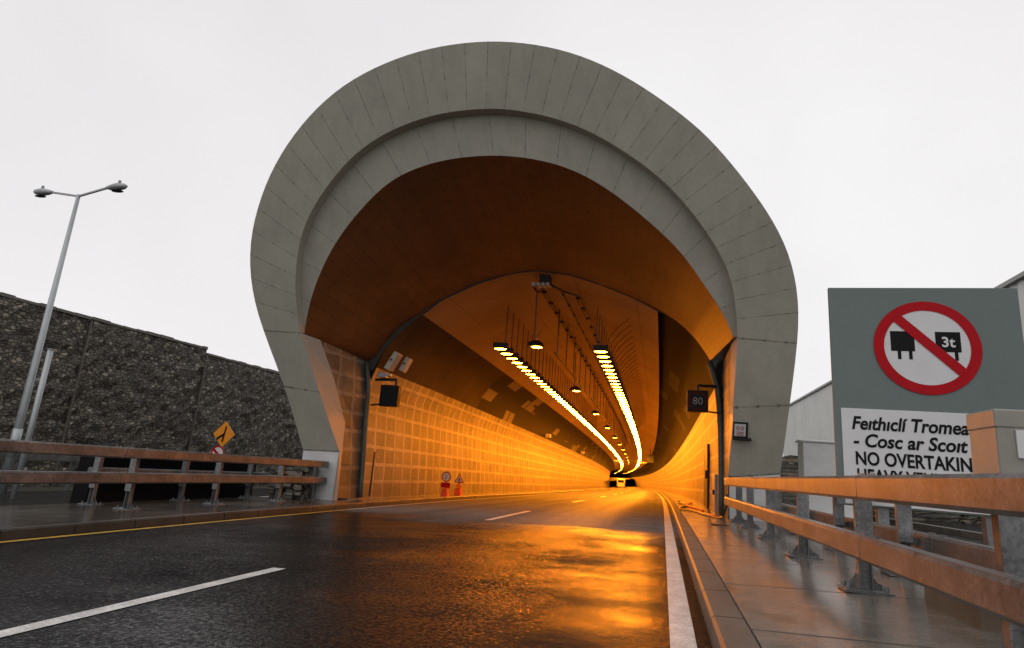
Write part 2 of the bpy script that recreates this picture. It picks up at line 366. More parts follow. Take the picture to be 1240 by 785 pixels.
M = dict(
 road=asphalt('wet_asphalt'), slip=asphalt('slip_asphalt', .024, False),
 pave=concrete('wet_pavement', (.17, .152, .13), .255, (1.55, 0), .5, .3), paved=concrete('dark_wet_pavement', (.055, .046, .036), .255, (2.4, 0), .6),
 kerb=concrete('kerb_concrete', (.10, .083, .066), .55, (.915, 0), .8, .05),
 kerbd=concrete('dark_kerb', (.05, .045, .038), .45, (.915, 0), .6),
 white=paint('white_paint', (.72, .71, .68)), yellow=paint('yellow_paint', (.72, .42, .03)), wornw=paint('worn_white_paint', (.55, .54, .5), .55),
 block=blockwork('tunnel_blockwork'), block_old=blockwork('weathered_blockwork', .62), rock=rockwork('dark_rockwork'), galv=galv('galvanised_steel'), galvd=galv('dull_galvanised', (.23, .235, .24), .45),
 clad=panelled('grey_cladding', (.445, .43, .36), 0.7, .5, .03, .34, .42, .07), clad_in=panelled('grey_inner_cladding', (.46, .44, .375), 0.7, .5, .02, .34, .42, .07),
 cladplain=plain('grey_cladding_plain', (.42, .40, .34), .5, 0, .06, 1.5),
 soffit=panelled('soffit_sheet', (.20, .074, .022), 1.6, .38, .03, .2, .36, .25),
 plinth=plain('pale_plinth', (.55, .55, .54), .6, 0, .12, 2),
 lining=lining('lining_concrete'), lining_r=lining('lining_recess_shade', 10.0, .3), ceil=ceiling_mat('ceiling_boards'), rim=plain('arch_rim_concrete', (.05, .042, .035), .6, 0, .2, 3),  # right-hand upper lining: shade of the recess put into a darker colour
 channel=plain('weathered_channel', (.075, .085, .07), .5, .1, .25, 5),
 dark=plain('dark_housing', (.02, .02, .02), .5, 0, .25, 8, .1, .25), black=plain('black_plastic', (.010, .010, .010), .5, 0, .2, 10, .1, .15),
 lampgrey=plain('lamp_grey', (.30, .31, .32), .4, .3, .1, 6), polegrey=plain('pole_grey', (.36, .38, .39), .42, .35, .12, 3),
 voidblk=plain('void_black', (.008, .008, .008), .85, 0, .4, 3, .3, .1), tape=plain('marking_black', (.006, .006, .006), .6, 0, .1, 6, .02, .15),
 signgrey=plain('sign_grey', (.145, .175, .168), .55, 0, .07, 2, .02, .25), signwhite=plain('sign_white', (.62, .62, .625), .55, 0, .05, 3, .02, .2),
 signred=plain('sign_red', (.40, .006, .012), .6, 0, .08, 4, .02, .12), signorange=plain('sign_orange', (.78, .27, .015), .45, 0, .08, 4, .02),
 orangebase=plain('orange_rubber', (.65, .10, .03), .55, 0, .15, 8), cream=plain('pale_panel', (.56, .56, .55), .5, 0, .1, 4),
 cabgrey=plain('cabinet_grey', (.27, .26, .225), .45, .1, .12, 4), brown=plain('brown_concrete', (.20, .145, .10), .55, 0, .3, 4, .3),
 shed=corrugated('shed_sheet', (.56, .56, .53)), shedtrim=plain('shed_trim', (.26, .26, .25), .5, 0, .1),
 verge=verge('verge'), lamp=emit('lamp_lens', LAMP_COL, LAMP_STRENGTH), lamp_mid=emit('lamp_lens_mid', LAMP_COL, LAMP_STRENGTH*.65), lamp_low=emit('lamp_lens_low', LAMP_COL, LAMP_STRENGTH*.27), led=emit('white_led', (1, .85, .75), .16), ledred=emit('red_led', (1, .08, .05), .035),
 rust=plain('rusty_red', (.28, .07, .03), .7, 0, .2, 8), cable=plain('cable_black', (.03, .028, .026), .45, 0, .2, 10),
 coping=plain('coping_stone', (.12, .105, .09), .6, 0, .3, 5, .3), foliage=plain('dark_foliage', (.035, .045, .022), .7, 0, .4, 9, .4),
 glassdark=plain('dark_glass', (.008, .008, .009), .5, 0, .1, 3, 0, .12), vanwhite=plain('van_white', (.72, .70, .66), .3, 0, .05, 2, 0), tyre=plain('tyre', (.02, .02, .02), .8, 0, .1),
 tail=emit('tail_lamp', (1, .05, .02), 1.5), rail=galv('rail_beam', (.25, .242, .236), .36), crate=plain('equipment_box', (.48, .44, .38), .5, 0, .2, 6),
 outer=plain('buried_concrete', (.2, .19, .17), .7, 0, .2, 1),
)

# ------------------------------------------------------------------ ground, roads, pavements
def yrange(a, b, fine=.6):
    ys = [a]
    while ys[-1] < b: ys.append(min(b, ys[-1]+(fine if ys[-1] < 40 else 4)))
    return ys
def sweep(profile, ys, taper=None):              # profile points (x, z over the crossfall plane)
    rows = []
    for y in ys: rows.append([(x+xp(y), y, CROSS*x+zp(y)+z) for x, z in profile])
    return rows
def structure(name, mb, m, **k): return tag(mb.build(name, m, **k), kind='structure')

Y_END = 300
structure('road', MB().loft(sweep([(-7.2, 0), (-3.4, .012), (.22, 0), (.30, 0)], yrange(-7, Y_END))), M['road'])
structure('slip_road', MB().loft(sweep([(-18.0, -.02), (-10.65, -.01)], yrange(-6, 60, 2))), M['slip'])
structure('access_road', MB().loft(sweep([(4.4, 0), (8.6, 0)], yrange(-6, 36, 2))), M['slip'])
def pavement(name, x0, x1, y0, y1, h, m): return structure(name, MB().loft(sweep([(x0, -.25), (x0, h), (x1, h), (x1, -.25)], yrange(y0, y1))), m)
pavement('pavement', -10.6, -7.33, -7, 14.62, .12, M['paved'])
pavement('pavement', -8.55, -7.33, 14.63, Y_END, .12, M['pave'])
structure('kerb', MB().loft(sweep([(-7.33, .12), (-7.22, .12), (-7.20, .10), (-7.19, -.1)], yrange(-7, Y_END))), M['kerbd'])
structure('kerb', MB().loft(sweep([(.285, -.1), (.298, .112), (.316, .13), (.478, .13), (.484, .06)], yrange(-7, Y_END))), M['kerb'])
pavement('pavement', .493, 4.4, -7, 15.3, .126, M['pave'])
pavement('pavement', .493, 1.62, 15.31, Y_END, .126, M['pave'])
# ground sheet to the horizon, left open where the roads run down into the tunnel
g = MB()
gx = [-900, -300, -100, -40, -26, -20, -10.6]; hx = [-10.6, 4.38]; rx = [4.38, 12, 30, 100, 300, 900]
gy = [-500, -100, -40, -7, 5, 15, 25, 40, 80, 200, 500, 1500]
def gp(x, y): return (x, y, CROSS*max(-26, min(12, x))-.06+zp(max(min(y, 40), -2))-(.3 if y < -7.1 else 0))
for xs in (gx, rx):
    for i in range(len(xs)-1):
        for j in range(len(gy)-1): g.quad([gp(xs[i], gy[j]), gp(xs[i+1], gy[j]), gp(xs[i+1], gy[j+1]), gp(xs[i], gy[j+1])])
for j in range(3): g.quad([gp(-10.6, gy[j]), gp(4.38, gy[j]), gp(4.38, gy[j+1]), gp(-10.6, gy[j+1])])
structure('ground', g, M['verge'])

def strip(name, x0, x1, y0, y1, m, h=.005, xo=None): 
    n = max(2, int((y1-y0)/.8)); ys = [y0+(y1-y0)*i/n for i in range(n+1)]
    prof = lambda x: .012*max(0, 1-abs(x+3.4)/3.8)+h
    return structure(name, MB().loft(sweep([(x0, prof(x0)), (x1, prof(x1))], ys)), m)
strip('edge_line', .058, .205, -7, 260, M['white'])
strip('edge_line', -7.08, -6.96, -7, 13.2, M['yellow']); strip('edge_line', -7.08, -6.96, 13.2, 260, M['wornw'])
for a in [-5.5, 12.0, 24, 36, 48, 60, 72, 84, 96, 108, 120, 132, 144]:
    b = 5.15 if a < 0 else a+4.0
    strip('lane_marking', -3.42, -3.29, a if a > 0 else -6.5, b, M['white'])
structure('slip_marking', MB().loft(sweep([(-12.2, .0), (-12.05, .0)], yrange(-6, 40, 2))), M['white'])
structure('access_kerb', MB().loft(sweep([(5.9, -.05), (5.9, .12), (6.05, .12), (6.05, -.05)], yrange(-6, 30, 2))), M['kerb'])

# ------------------------------------------------------------------ tunnel portal (the leaning hood)
K = .5; NRM = (0, 1, K)
def face(p, back=0.0): return on_plane(p, NRM, 15.0+back)
ringO = [(313, 392), (305, 352), (301, 315), (305, 275), (323, 218), (343, 181), (372, 142), (412, 105), (455, 81), (508, 61), (565, 51), (598, 49.5), (622, 50), (689, 62), (752, 89), (803, 122), (852, 160), (893, 207), (928, 254), (954, 301), (966, 350), (969, 405)]
ringM = [(363.5, 403), (357, 352), (363, 290), (382, 246), (421, 195), (465, 162), (525, 139), (578, 132), (606, 131), (622, 133), (669, 142), (718, 161), (761, 187), (799, 215), (836, 254), (865, 295), (881, 324), (890, 358), (893.5, 409)]
ringI = [(368.5, 403), (371, 385), (380, 350), (402, 301), (435, 256), (476, 217), (525, 197), (565, 190), (606, 188), (620, 189.5), (644, 192), (689, 204), (734, 228), (783, 266), (824, 305), (856, 350), (878, 383), (888.5, 409)]
NP = 76
O = [face(p) for p in cr(ringO, NP+1)]; Mi = [face(p) for p in cr(ringM, NP+1)]
MiB = [face(p, .22) for p in cr([(x, y) for x, y in ringM], NP+1)]
def soften(L, n=5):
    for _ in range(n): L = [L[0]]+[(L[i-1]+L[i]*2+L[i+1])/4 for i in range(1, len(L)-1)]+[L[-1]]
    return L
legLO = [(367, 545), (357, 500), (335, 440), (313, 392)]; legLI = [(411, 547), (394, 497), (379, 450), (363.5, 403)]
legRO = [(969, 405), (963, 440), (955, 500), (945, 574)]; legRI = [(893.5, 409), (890, 455), (886, 531), (881.5, 578)]
nl = 7
LO = [face(p) for p in cr(legLO, nl)]; LI = [face(p) for p in cr(legLI, nl)]; RO = [face(p) for p in cr(legRO, nl)]; RI = [face(p) for p in cr(legRI, nl)]
_F = soften(LO[:-1]+O+RO[1:], 7); LO, O, RO = _F[:nl], _F[nl-1:nl+NP], _F[nl-1+NP:]
Mi = soften(Mi)
# the recessed inner band: same plane set back
REC = .22
Mr = [m+Vector((0, REC, 0)) for m in Mi]
In = soften([face(p, REC) for p in cr(ringI, NP+1)])
portal = thing('tunnel_portal', 'huge grey horseshoe-shaped metal-clad hood leaning over the tunnel mouth', 'tunnel portal', (-3.4, 15, -.2))
def pb(mb, name, m, parent=portal, **k):
    o = mb.build(name, m, **k); o.parent = parent; o.matrix_parent_inverse = Matrix.Translation(-parent.location); return o
U = [k/2 for k in range(NP+1)]; dist = lambda a, b: (Vector(a)-Vector(b)).length
# face ring with radial panels
def uvr(rows, us): return [[(us[j], sum(dist(rows[k][j], rows[k+1][j]) for k in range(i))) for j in range(len(us))] for i in range(len(rows))]
mid = [(a+b)/2 for a, b in zip(O, Mi)]
rows = [O, mid, Mi]; mb = MB().loft(rows, uvr(rows, U))
for A, B in ((LO, LI), (RO, RI)):
    rows = [A, [(a+b)/2 for a, b in zip(A, B)], B]; us = [100+i/3 for i in range(nl)]
    mb.loft(rows, uvr(rows, us))
pb(mb, 'front_cladding', M['clad'])
pb(MB().loft([Mi, Mr]), 'ring_step', M['cladplain'])
rows = [Mr, [(a+b)/2 for a, b in zip(Mr, In)], In]
pb(MB().loft(rows, uvr(rows, [u/2 for u in U])), 'inner_band', M['clad_in'])
# rolled outer skin going back to the buried structure
full = LO[:-1]+O+RO[1:]
back = [Vector((p.x*.985-.05, 17.6, p.z*.985)) for p in full]
pb(MB().loft([full, [a*.5+b*.5 for a, b in zip(full, back)], back]), 'outer_skin', M['cladplain'])
# plinths under the legs
def plinth(o, i, name):
    o2 = Vector((o.x, o.y+.02, o.z)); zb = -.6
    p = MB(); a = [o2, i+Vector((0, .02, 0))]; yb = 16.2
    ring0 = [Vector((a[0].x, a[0].y, zb)), Vector((a[1].x, a[1].y, zb)), Vector((a[1].x+(.45 if a[1].x > 0 else -.45), yb, zb)), Vector((a[0].x, yb, zb))]
    ring1 = [Vector((q.x, q.y, z)) for q, z in zip(ring0, (o.z-.003, i.z-.003, i.z-.003, o.z-.003))]
    for k in range(4): p.quad([ring0[k], ring0[(k+1) % 4], ring1[(k+1) % 4], ring1[k]])
    p.quad(ring1); pb(p, name, M['plinth'])
plinth(LO[0], LI[0]+Vector((-.02, 0, 0)), 'plinth'); plinth(RO[-1], RI[-1]+Vector((.03, 0, 0)), 'plinth')

# tunnel section: arch rim at Y = YT
YT = 16.0
archP = [(443, 437), (452, 434), (459, 427), (467, 415), (484, 396), (510, 379), (526, 368), (546, 358), (580, 342), (620, 331), (650, 328), (690, 333), (730, 346), (765, 360), (795, 375), (818, 388), (838, 406), (852, 424), (860, 437)]
D = [on_plane(p, (0, 1, 0), YT) for p in cr(archP, NP+1)]
rows = []
NS = 6
for i in range(NS+1):
    t = i/NS; rows.append([a.lerp(b, t) for a, b in zip(In, D)])
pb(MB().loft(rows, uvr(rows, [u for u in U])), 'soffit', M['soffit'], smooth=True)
# hood side walls of blockwork, and the clad returns beside them
XWL, XWR = -8.22, 1.44
wl = [on_plane(p, (1, 0, 0), x_) for p, x_ in (((388, 412), -8.80), ((404, 457), -8.68), ((418, 512), -8.48), ((413, 560), -8.32), ((409, 603), -8.20))]
topL = D[0]
wlb = [Vector((x_, YT, z)) for x_, z in ((topL.x, topL.z), (-8.42, 2.4), (-8.36, 1.2), (-8.31, .5), (-8.25, -.35))]
mb = MB(); rr = [wl, wlb]
uv = [[(p.y*1.0, p.z) for p in r] for r in rr]
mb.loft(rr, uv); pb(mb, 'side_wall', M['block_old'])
cornL = [In[0], *[p for p in LI[::-1][1:]]]
retA = [LI[::-1][i] for i in (0, 2, 4, 6)]+[Vector((LI[0].x, LI[0].y+.02, -.4))]
retB = [wl[0], wl[1], wl[2], wl[3], Vector((-8.2, wl[4].y, -.4))]
pb(MB().loft([retA, retB]), 'leg_return', M['cladplain'])
pb(MB().quad([In[0], LI[-1], wl[0]]).quad([In[0], wl[0], wlb[0], D[0]]), 'soffit_edge', M['rim'])
wr_top = Vector((XWR, 13.9, D[-1].z+.25))
wr = [wr_top, Vector((XWR, 14.3, 2.4)), Vector((XWR, 14.6, 1.2)), Vector((XWR, 14.75, .1))]
wrb = [Vector((XWR, YT, z)) for z in (D[-1].z+.02, 2.4, 1.2, .1)]
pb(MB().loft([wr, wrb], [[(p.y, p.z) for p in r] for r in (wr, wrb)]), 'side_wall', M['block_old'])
retA = [RI[0], RI[2], RI[4], RI[6], Vector((RI[6].x, RI[6].y, -.1))]
retB = [wr[0], wr[0].lerp(wr[1], .6), wr[1], wr[2], wr[3]]
pb(MB().loft([retA, retB]), 'leg_return', M['cladplain'])
pb(MB().quad([In[-1], RI[0], wr[0]]).quad([In[-1], wr[0], wrb[0], D[-1]]), 'soffit_edge', M['rim'])

# ------------------------------------------------------------------ the tunnel itself
tunnel = thing('road_tunnel', 'orange lit two lane road tunnel running back from the portal', 'tunnel', (-3.4, YT, -.2))
def tb(mb, name, m, **k): return pb(mb, name, m, tunnel, **k)
ZO = .09
secL = [(-8.27, -.30), (-8.33, .8), (-8.40, 1.6), (-8.45, 2.3), (-8.42, 2.9), (-8.24, 3.48)]
secLU = [(-8.24, 3.48), (-8.04, 4.02), (-7.70, 4.48), (-7.30, 4.88), (-6.82, 5.25), (-6.72, 5.40)]
secC = [(-6.96, 5.10), (-6.35, 5.56), (-5.33, 6.05), (-4.35, 6.36), (-3.62, 6.44), (-2.65, 6.31), (-1.7, 6.0), (-.9, 5.66), (-.20, 5.29)]
secRU = [(-.20, 5.55), (.28, 5.12), (.74, 4.66), (1.08, 4.15), (1.27, 3.70), (1.34, 3.45)]
secR = [(1.34, 3.45), (1.42, 2.7), (1.46, 1.8), (1.45, .9), (1.44, .06)]
TY = [YT+.002*0]+[y for y in yrange(YT, Y_END, 1.5)][1:]
def tsweep(sec, ys=TY): 
    s = [0]
    for a, b in zip(sec, sec[1:]): s.append(s[-1]+math.dist(a, b))
    rows = [[(x+xp(y), y, z+zp(y)-zp(YT)-ZO*0-.085+0) for x, z in sec] for y in ys]
    return rows, [[(y, q) for q in s] for y in ys]
def tz(y): return zp(y)-zp(YT)-.085
for sec in (secL, secR):
    r_, u_ = tsweep(sec)
    zz = [z for x, z in sec]; u_ = [[(y, z+.3) for z in zz] for y in TY]
    tb(MB().loft(r_, u_), 'side_wall', M['block'], smooth=True)
for sec in (secLU, secRU):
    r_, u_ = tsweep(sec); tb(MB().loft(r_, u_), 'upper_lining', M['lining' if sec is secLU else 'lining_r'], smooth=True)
r_, u_ = tsweep(secC); tb(MB().loft(r_, u_), 'ceiling', M['ceil'], smooth=True)
mb = MB()                                         # down-stand edges of the ceiling boards
for e, s_ in ((secC[0], secLU[-1]), (secC[-1], secRU[0])):
    r_, u_ = tsweep([e, (e[0], e[1]+.26), s_]); mb.loft(r_, u_)
tb(mb, 'ceiling_edge', M['rim'])
# rim ring between the hood soffit and the lining
secAll = [(-8.36, 3.35), (-8.24, 3.60), (-8.02, 4.05), (-7.68, 4.46), (-7.28, 4.84), (-6.90, 5.16)]+secC[1:-1]+[(-.20, 5.29), (.30, 5.06), (.74, 4.62), (1.08, 4.12), (1.27, 3.68)]
ri = [Vector((x, YT, z-.085)) for x, z in cr(secAll, NP+1)]
tb(MB().loft([[d+Vector((0, .0, 0)) for d in D], ri]), 'arch_rim', M['rim'])
# steel channels up the corner of each wall
def chan(pts, name='edge_channel'): tb(MB().tube(pts, .075, 8), name, M['channel'], smooth=True)
chan(cr([(-8.20, YT-.06, -.3), (-8.26, YT-.06, .8), (-8.33, YT-.06, 1.8), (-8.37, YT-.06, 2.7), (D[0].x+.07, YT-.06, D[0].z-.05)], 12))
chan(cr([(1.40, YT-.06, .1), (1.40, YT-.06, 1.6), (1.36, YT-.06, 2.7), (1.29, YT-.06, 3.3), (D[-1].x-.03, YT-.06, D[-1].z-.03)], 12))
# doors in the right wall
def door(y0, y1, h, m):
    x = 1.43+xp(y0); z0 = CROSS*1.4+.126+zp(y0); d = tb(MB().box(x-.05, x+.05, y0, y1, z0, z0+h), 'emergency_door', m, bevel=.01)
    o = MB().box(x-.10, x-.052, y0+.12, y0+.17, z0+h*.45, z0+h*.58).build('handle', M['black']); o.parent = d; o.matrix_parent_inverse = d.matrix_world.inverted()
    o.matrix_parent_inverse = Matrix.Translation((0, 0, 0))
door(20.6, 22.3, 2.0, M['dark']); door(17.7, 18.5, 1.0, M['lampgrey'])
# far end and the buried box around the bore
ye = Y_END-.5
tb(MB().box(-10+xp(ye), 3+xp(ye), ye, ye+1, zp(ye)-1, zp(ye)+8), 'far_bulkhead', M['dark'])
shell = MB(); rr = [[(x+xp(y), y, z+zp(y)) for x, z in ((-10.0, -1.0), (-10.0, 7.2), (2.75, 7.2), (2.75, -1.0))] for y in yrange(YT+1.0, Y_END, 3)]
shell.loft(rr); tb(shell, 'buried_box', M['outer'])
# closing sheets between bore and box at the mouth
tb(MB().quad([(-11, 17.4, -1.2), (-8.6, 17.4, -1.2), (-8.6, 17.4, 7.3), (-11, 17.4, 7.3)]), 'mouth_closure', M['outer'])
tb(MB().quad([(1.7, 17.4, -1.2), (2.95, 17.4, -1.2), (2.95, 17.4, 7.3), (1.7, 17.4, 7.3)]), 'mouth_closure', M['outer'])

# ------------------------------------------------------------------ tunnel lamps
def section_z(x):                                # ceiling height over x
    for (a, za), (b, zb) in zip(secC, secC[1:]):
        if a <= x <= b: return za+(zb-za)*(x-a)/(b-a)
    return 5.3
def dome(mb, c, rx, ry, n, d, mi=0):               # bulged drop lens
    x, y, z = c; E_ = lambda k, zz: [(x+rx*k*math.cos(2*math.pi*i/n), y+ry*k*math.sin(2*math.pi*i/n), z-zz) for i in range(n)]
    a, b = E_(1, 0), E_(.82, d)
    for i in range(n): mb.quad([a[i], a[(i+1) % n], b[(i+1) % n], b[i]], mi=mi)
    return mb.quad(b, mi=mi)
def lamp_proto(label, group, zc, side, lm='lamp'):
    t = thing('tunnel_lamp', label, 'tunnel lamp', group=group)
    MB().box(-.23, .23, -.13, .13, .035, .19).box(-.20, .20, -.15, .15, .0, .034).build('housing', M['dark'], t, bevel=.01)
    dome(MB(), (0, 0, -.002), .195, .125, 12, .012).build('lens', M[lm], t, smooth=True)
    b = MB(); b.bar((-.15*side, 0, .19), (-.15*side, 0, zc), .026)
    pts = [(.17*side, 0, .19)]+[(side*(.17+.10*k+.015*k*k), 0, .19+(zc-.26)*(k/6)**.75) for k in range(1, 7)]
    if side > 0: b.tube(pts, .011, 5)
    b.build('hanger', M['cable'], t); return t
far_lamp = MB().box(-.22, .22, -.14, .14, .0, .17, 0); dome(far_lamp, (0, 0, -.002), .19, .125, 6, .012, 1)
far_lamp_me = far_lamp.build('tunnel_lamp', [M['dark'], M['lamp']])
SPACE, ZL = .80, 4.66
rowsL = (('left', -5.19, -1), ('right', -1.94, 1))
first = True
for nm, X, sd_ in rowsL:
    zc = section_z(X)-ZL-.0
    grp = f'sodium lamps in the {nm} row under the tunnel ceiling'
    proto = lamp_proto(f'lit sodium lamp in the long {nm} row hanging under the tunnel ceiling', grp, zc, sd_, 'lamp_low')
    for k in range(150):
        y = 18.5+k*SPACE; loc = (X+xp(y), y, ZL+tz(y)); rz = math.atan(.00049*max(0, y-17.94))
        if k in (12, 26): proto = lamp_proto(proto['label'], grp, zc, sd_, 'lamp_mid' if k == 12 else 'lamp')
        if k < 40: o = proto if k in (0, 12, 26) else copy_tree(proto)
        else:
            o = far_lamp_me if first else far_lamp_me.copy()
            if not first: COL.objects.link(o)
            first = False; tag(o, f'lit sodium lamp in the long {nm} row hanging under the tunnel ceiling', 'tunnel lamp', grp)
        o.location = loc; o.rotation_euler = (0, 0, rz)
        if k > 0: o['label'] = f'lit sodium lamp in the long {nm} row hanging under the tunnel ceiling'
        if k == 0: o['label'] = f'nearest lit sodium lamp of the {nm} ceiling row, first at the tunnel mouth'; 
rest = MB()
for nm, X, sd_ in rowsL:
    for k in range(150, 300):
        y = 18.5+k*SPACE; x, z = X+xp(y), ZL+tz(y)
        rest.box(x-.22, x+.22, y-.14, y+.14, z, z+.17, 0); rest.disc((x, y, z-.02), .19, .125, 6, mi=1)
tag(rest.build('tunnel_lamp', [M['dark'], M['lamp']], weld=False), 'far ends of both lamp rows curving out of sight deep in the tunnel', 'tunnel lamps', kind='stuff')

# pendant lamps, the rail they share, cable trays
XP, ZPN = -3.80, 4.50
pend = thing('pendant_lamp', '', 'pendant lamp', group='pendant lamps along the middle of the tunnel')
MB().tube([(0, 0, .02), (0, 0, .07), (0, 0, .16), (0, 0, .22)], [.27, .26, .22, .10], 14).build('housing', M['dark'], pend)
MB().disc((.05, 0, .012), .16, .15, 12).build('lens', M['lamp_low'], pend)
MB().bar((-.04, 0, .2), (-.06, 0, 1.75), .03).bar((.02, 0, .2), (.16, 0, .55), .015).build('hanger', M['cable'], pend)
ords = ['nearest', 'second nearest', 'third', 'fourth', 'fifth', 'sixth', 'seventh', 'eighth', 'ninth', 'tenth', 'eleventh', 'twelfth']
for k in range(12):
    y = 17.4+k*9.0 if k < 7 else 17.4+54+(k-6)*10
    o = pend if k == 0 else copy_tree(pend)
    o.location = (XP+xp(y), y, ZPN+tz(y)); o['label'] = f'{ords[k]} pendant lamp counted inward along the dark middle line of the ceiling'
rl = thing('lighting_rail', 'thin rail on vertical rods beside the pendant lamps under the ceiling', 'rail', (XP+.12, 19, 4.8))
ys = yrange(19.5, 120, 2)
pb(MB().tube([(XP+.22+xp(y), y, 4.78+tz(y)) for y in ys], .028, 6), 'rail_tube', M['dark'], rl)
for k in range(28):
    y = 20+k*2.0; x = XP+.22+xp(y); pb(MB().bar((x, y, 4.8+tz(y)), (x, y, section_z(XP)+tz(y)+.02), .032), 'rod', M['cable'], rl)
def tray(label, X, y0, drop, wd=.10):
    t = thing('cable_tray', label, 'cable tray', (X, y0, section_z(X)-drop), group='cable trays along the tunnel ceiling')
    ys = yrange(y0, 150, 2.5); zc = lambda y: section_z(X)-drop+tz(y)
    for s_ in (-1, 1): pb(MB().tube([(X+s_*wd/2+xp(y), y, zc(y)) for y in ys], .02, 5), 'side_rail', M['cable'], t)
    for k in range(60):
        y = y0+.3+k*1.2; pb(MB().box(X-wd/2-.02+xp(y), X+wd/2+.02+xp(y), y-.09, y+.09, zc(y)-.035, zc(y)+.035), 'clamp', M['black'], t)
tray('double conduit with black clamps on the left of the ceiling middle', -3.62, 17.0, .22)
tray('single conduit with sparse clamps on the ceiling middle', -3.02, 17.0, .20, .03)
tray('double conduit with black clamps nearest the right lamp row', -2.55, 17.0, .24)
jb = thing('projector_head', 'dark camera box and lamp bracket at the tunnel ceiling apex', 'camera', (-3.42, 16.55, 6.2))
pb(MB().box(-3.55, -3.25, 16.2, 16.6, 6.12, 6.36), 'camera_body', M['dark'], jb, bevel=.01)
pb(MB().bar((-3.41, 16.5, 6.34), (-3.41, 16.5, 6.5), .05), 'bracket', M['dark'], jb)
for i in range(4): pb(MB().tube([(-3.72+i*.14, 16.2, 6.04), (-3.72+i*.14, 16.55, 6.08)], .06, 8), 'gland', M['crate'], jb)
for s_, xx in ((-1, -3.62), (1, -2.55)):
    pts = [(-3.42+s_*.12, 16.45, 6.12), (-3.42+s_*.32, 16.4, 6.0), ((xx-3.42)/2+s_*.12, 16.6, 5.92), (xx, 17.0, section_z(xx)-.25+tz(17))]
    pb(MB().tube(cr(pts, 14), .032, 6), 'cable_loop', M['cable'], jb)

# ------------------------------------------------------------------ signals and boxes at the tunnel mouth
ls = thing('lane_signal', 'square dark unlit lane signal on a bracket at the left tunnel wall', 'lane signal', (-7.5, 15.8, 2.3))
pb(MB().box(-7.80, -7.24, 15.55, 15.75, 2.24, 2.84), 'screen_case', M['black'], ls, bevel=.015)
pb(MB().box(-7.76, -7.28, 15.535, 15.548, 2.28, 2.80), 'screen', M['glassdark'], ls)
pb(MB().bar((-7.4, 15.7, 2.84), (-7.4, 15.7, 3.02), .06).bar((-7.4, 15.7, 3.02), (-8.15, 15.9, 3.02), .07), 'bracket', M['dark'], ls)
pb(MB().bar((-7.8, 15.68, 2.3), (-8.2, 15.9, 2.28), .04), 'stay', M['dark'], ls)
pb(MB().box(-7.95, -7.72, 15.6, 15.8, 3.06, 3.2).box(-7.72, -7.58, 15.62, 15.75, 3.1, 3.17), 'cctv_camera', M['lampgrey'], ls, bevel=.01)
def tilt_box(label, p0, p1, wd):
    t = thing('equipment_box', label, 'equipment box', p0)
    pb(MB().bar(p0, p1, wd, .16), 'case', M['crate'], t, bevel=.015)
    m_ = Vector(p0).lerp(Vector(p1), .55); d_ = (Vector(p1)-Vector(p0)).normalized()
    pb(MB().bar(m_-d_*.03+Vector((0, -.09, 0)), m_+d_*.03+Vector((0, -.09, 0)), wd*.9, .02), 'strap', M['dark'], t)
q = lambda px, py, Y=16.6: tuple(on_plane((px, py), (0, 1, 0), Y))
tilt_box('pale wide tilted box on the curved lining above the dark lane signal', q(470, 448, 15.9), q(483, 428, 15.9), .34)
tilt_box('pale narrow tilted box on the curved lining, right of the wide one', q(487, 450, 16.3), q(496, 434, 16.3), .24)
ss = thing('speed_sign', 'electronic 80 speed limit sign on a bracket at the right wall', 'speed sign', (.8, 15.8, 2.6))
pb(MB().box(.56, 1.07, 15.55, 15.75, 2.53, 3.06), 'screen_case', M['black'], ss, bevel=.012)
pb(MB().ring((.815, 15.542, 2.795), .205, .232, 40), 'red_ring', M['ledred'], ss)
def to_mesh(o):                                   # lettering becomes a real mesh
    bpy.context.view_layer.update(); me = bpy.data.meshes.new_from_object(o.evaluated_get(bpy.context.evaluated_depsgraph_get()))
    n = bpy.data.objects.new(o.name+'_mesh', me); COL.objects.link(n); n.parent = o.parent; n.location = o.location; n.rotation_euler = o.rotation_euler; n.scale = o.scale
    nm = o.name; c = o.data; bpy.data.objects.remove(o); bpy.data.curves.remove(c); n.name = nm; me.name = nm; return n
def text(name, s, size, loc, m, parent, sx=1.0, shear=0, ext=.002, align='LEFT', rot=(math.pi/2, 0, 0), bold=0):
    c = bpy.data.curves.new(name, 'FONT'); c.body = s; c.size = size; c.shear = shear; c.extrude = ext; c.align_x = align; c.offset = bold
    c.resolution_u = 4; o = bpy.data.objects.new(name, c); COL.objects.link(o); o.scale = (sx, 1, 1); o.rotation_euler = rot
    c.materials.append(m); o.parent = parent; o.location = Vector(loc)-parent.location if parent else loc; return to_mesh(o)
text('digits', '80', .25, (.817, 15.543, 2.71), M['led'], ss, 1.0, align='CENTER', bold=-.007)
pb(MB().bar((.82, 15.68, 3.06), (.82, 15.68, 3.20), .06).bar((.82, 15.68, 3.20), (1.28, 15.9, 3.22), .07), 'bracket', M['dark'], ss)
pb(MB().bar((1.05, 15.7, 2.56), (1.40, 15.9, 2.55), .035), 'stay', M['dark'], ss)
mk = thing('marker_post', 'thin dark rod with a rusty red tip against the left tunnel wall', 'post', (-8.05, 16.2, -.24))
pb(MB().bar((-8.05, 16.2, -.26), (-8.05, 16.2, .86), .035), 'rod', M['dark'], mk); pb(MB().bar((-8.05, 16.2, .861), (-8.05, 16.2, .97), .05), 'tip', M['rust'], mk)
sig = thing('hanging_signal', 'far lane signal hanging beside the right lamp row deep inside', 'lane signal', (-1.2+xp(84), 84, 4.0))
y = 84; z_ = tz(y)
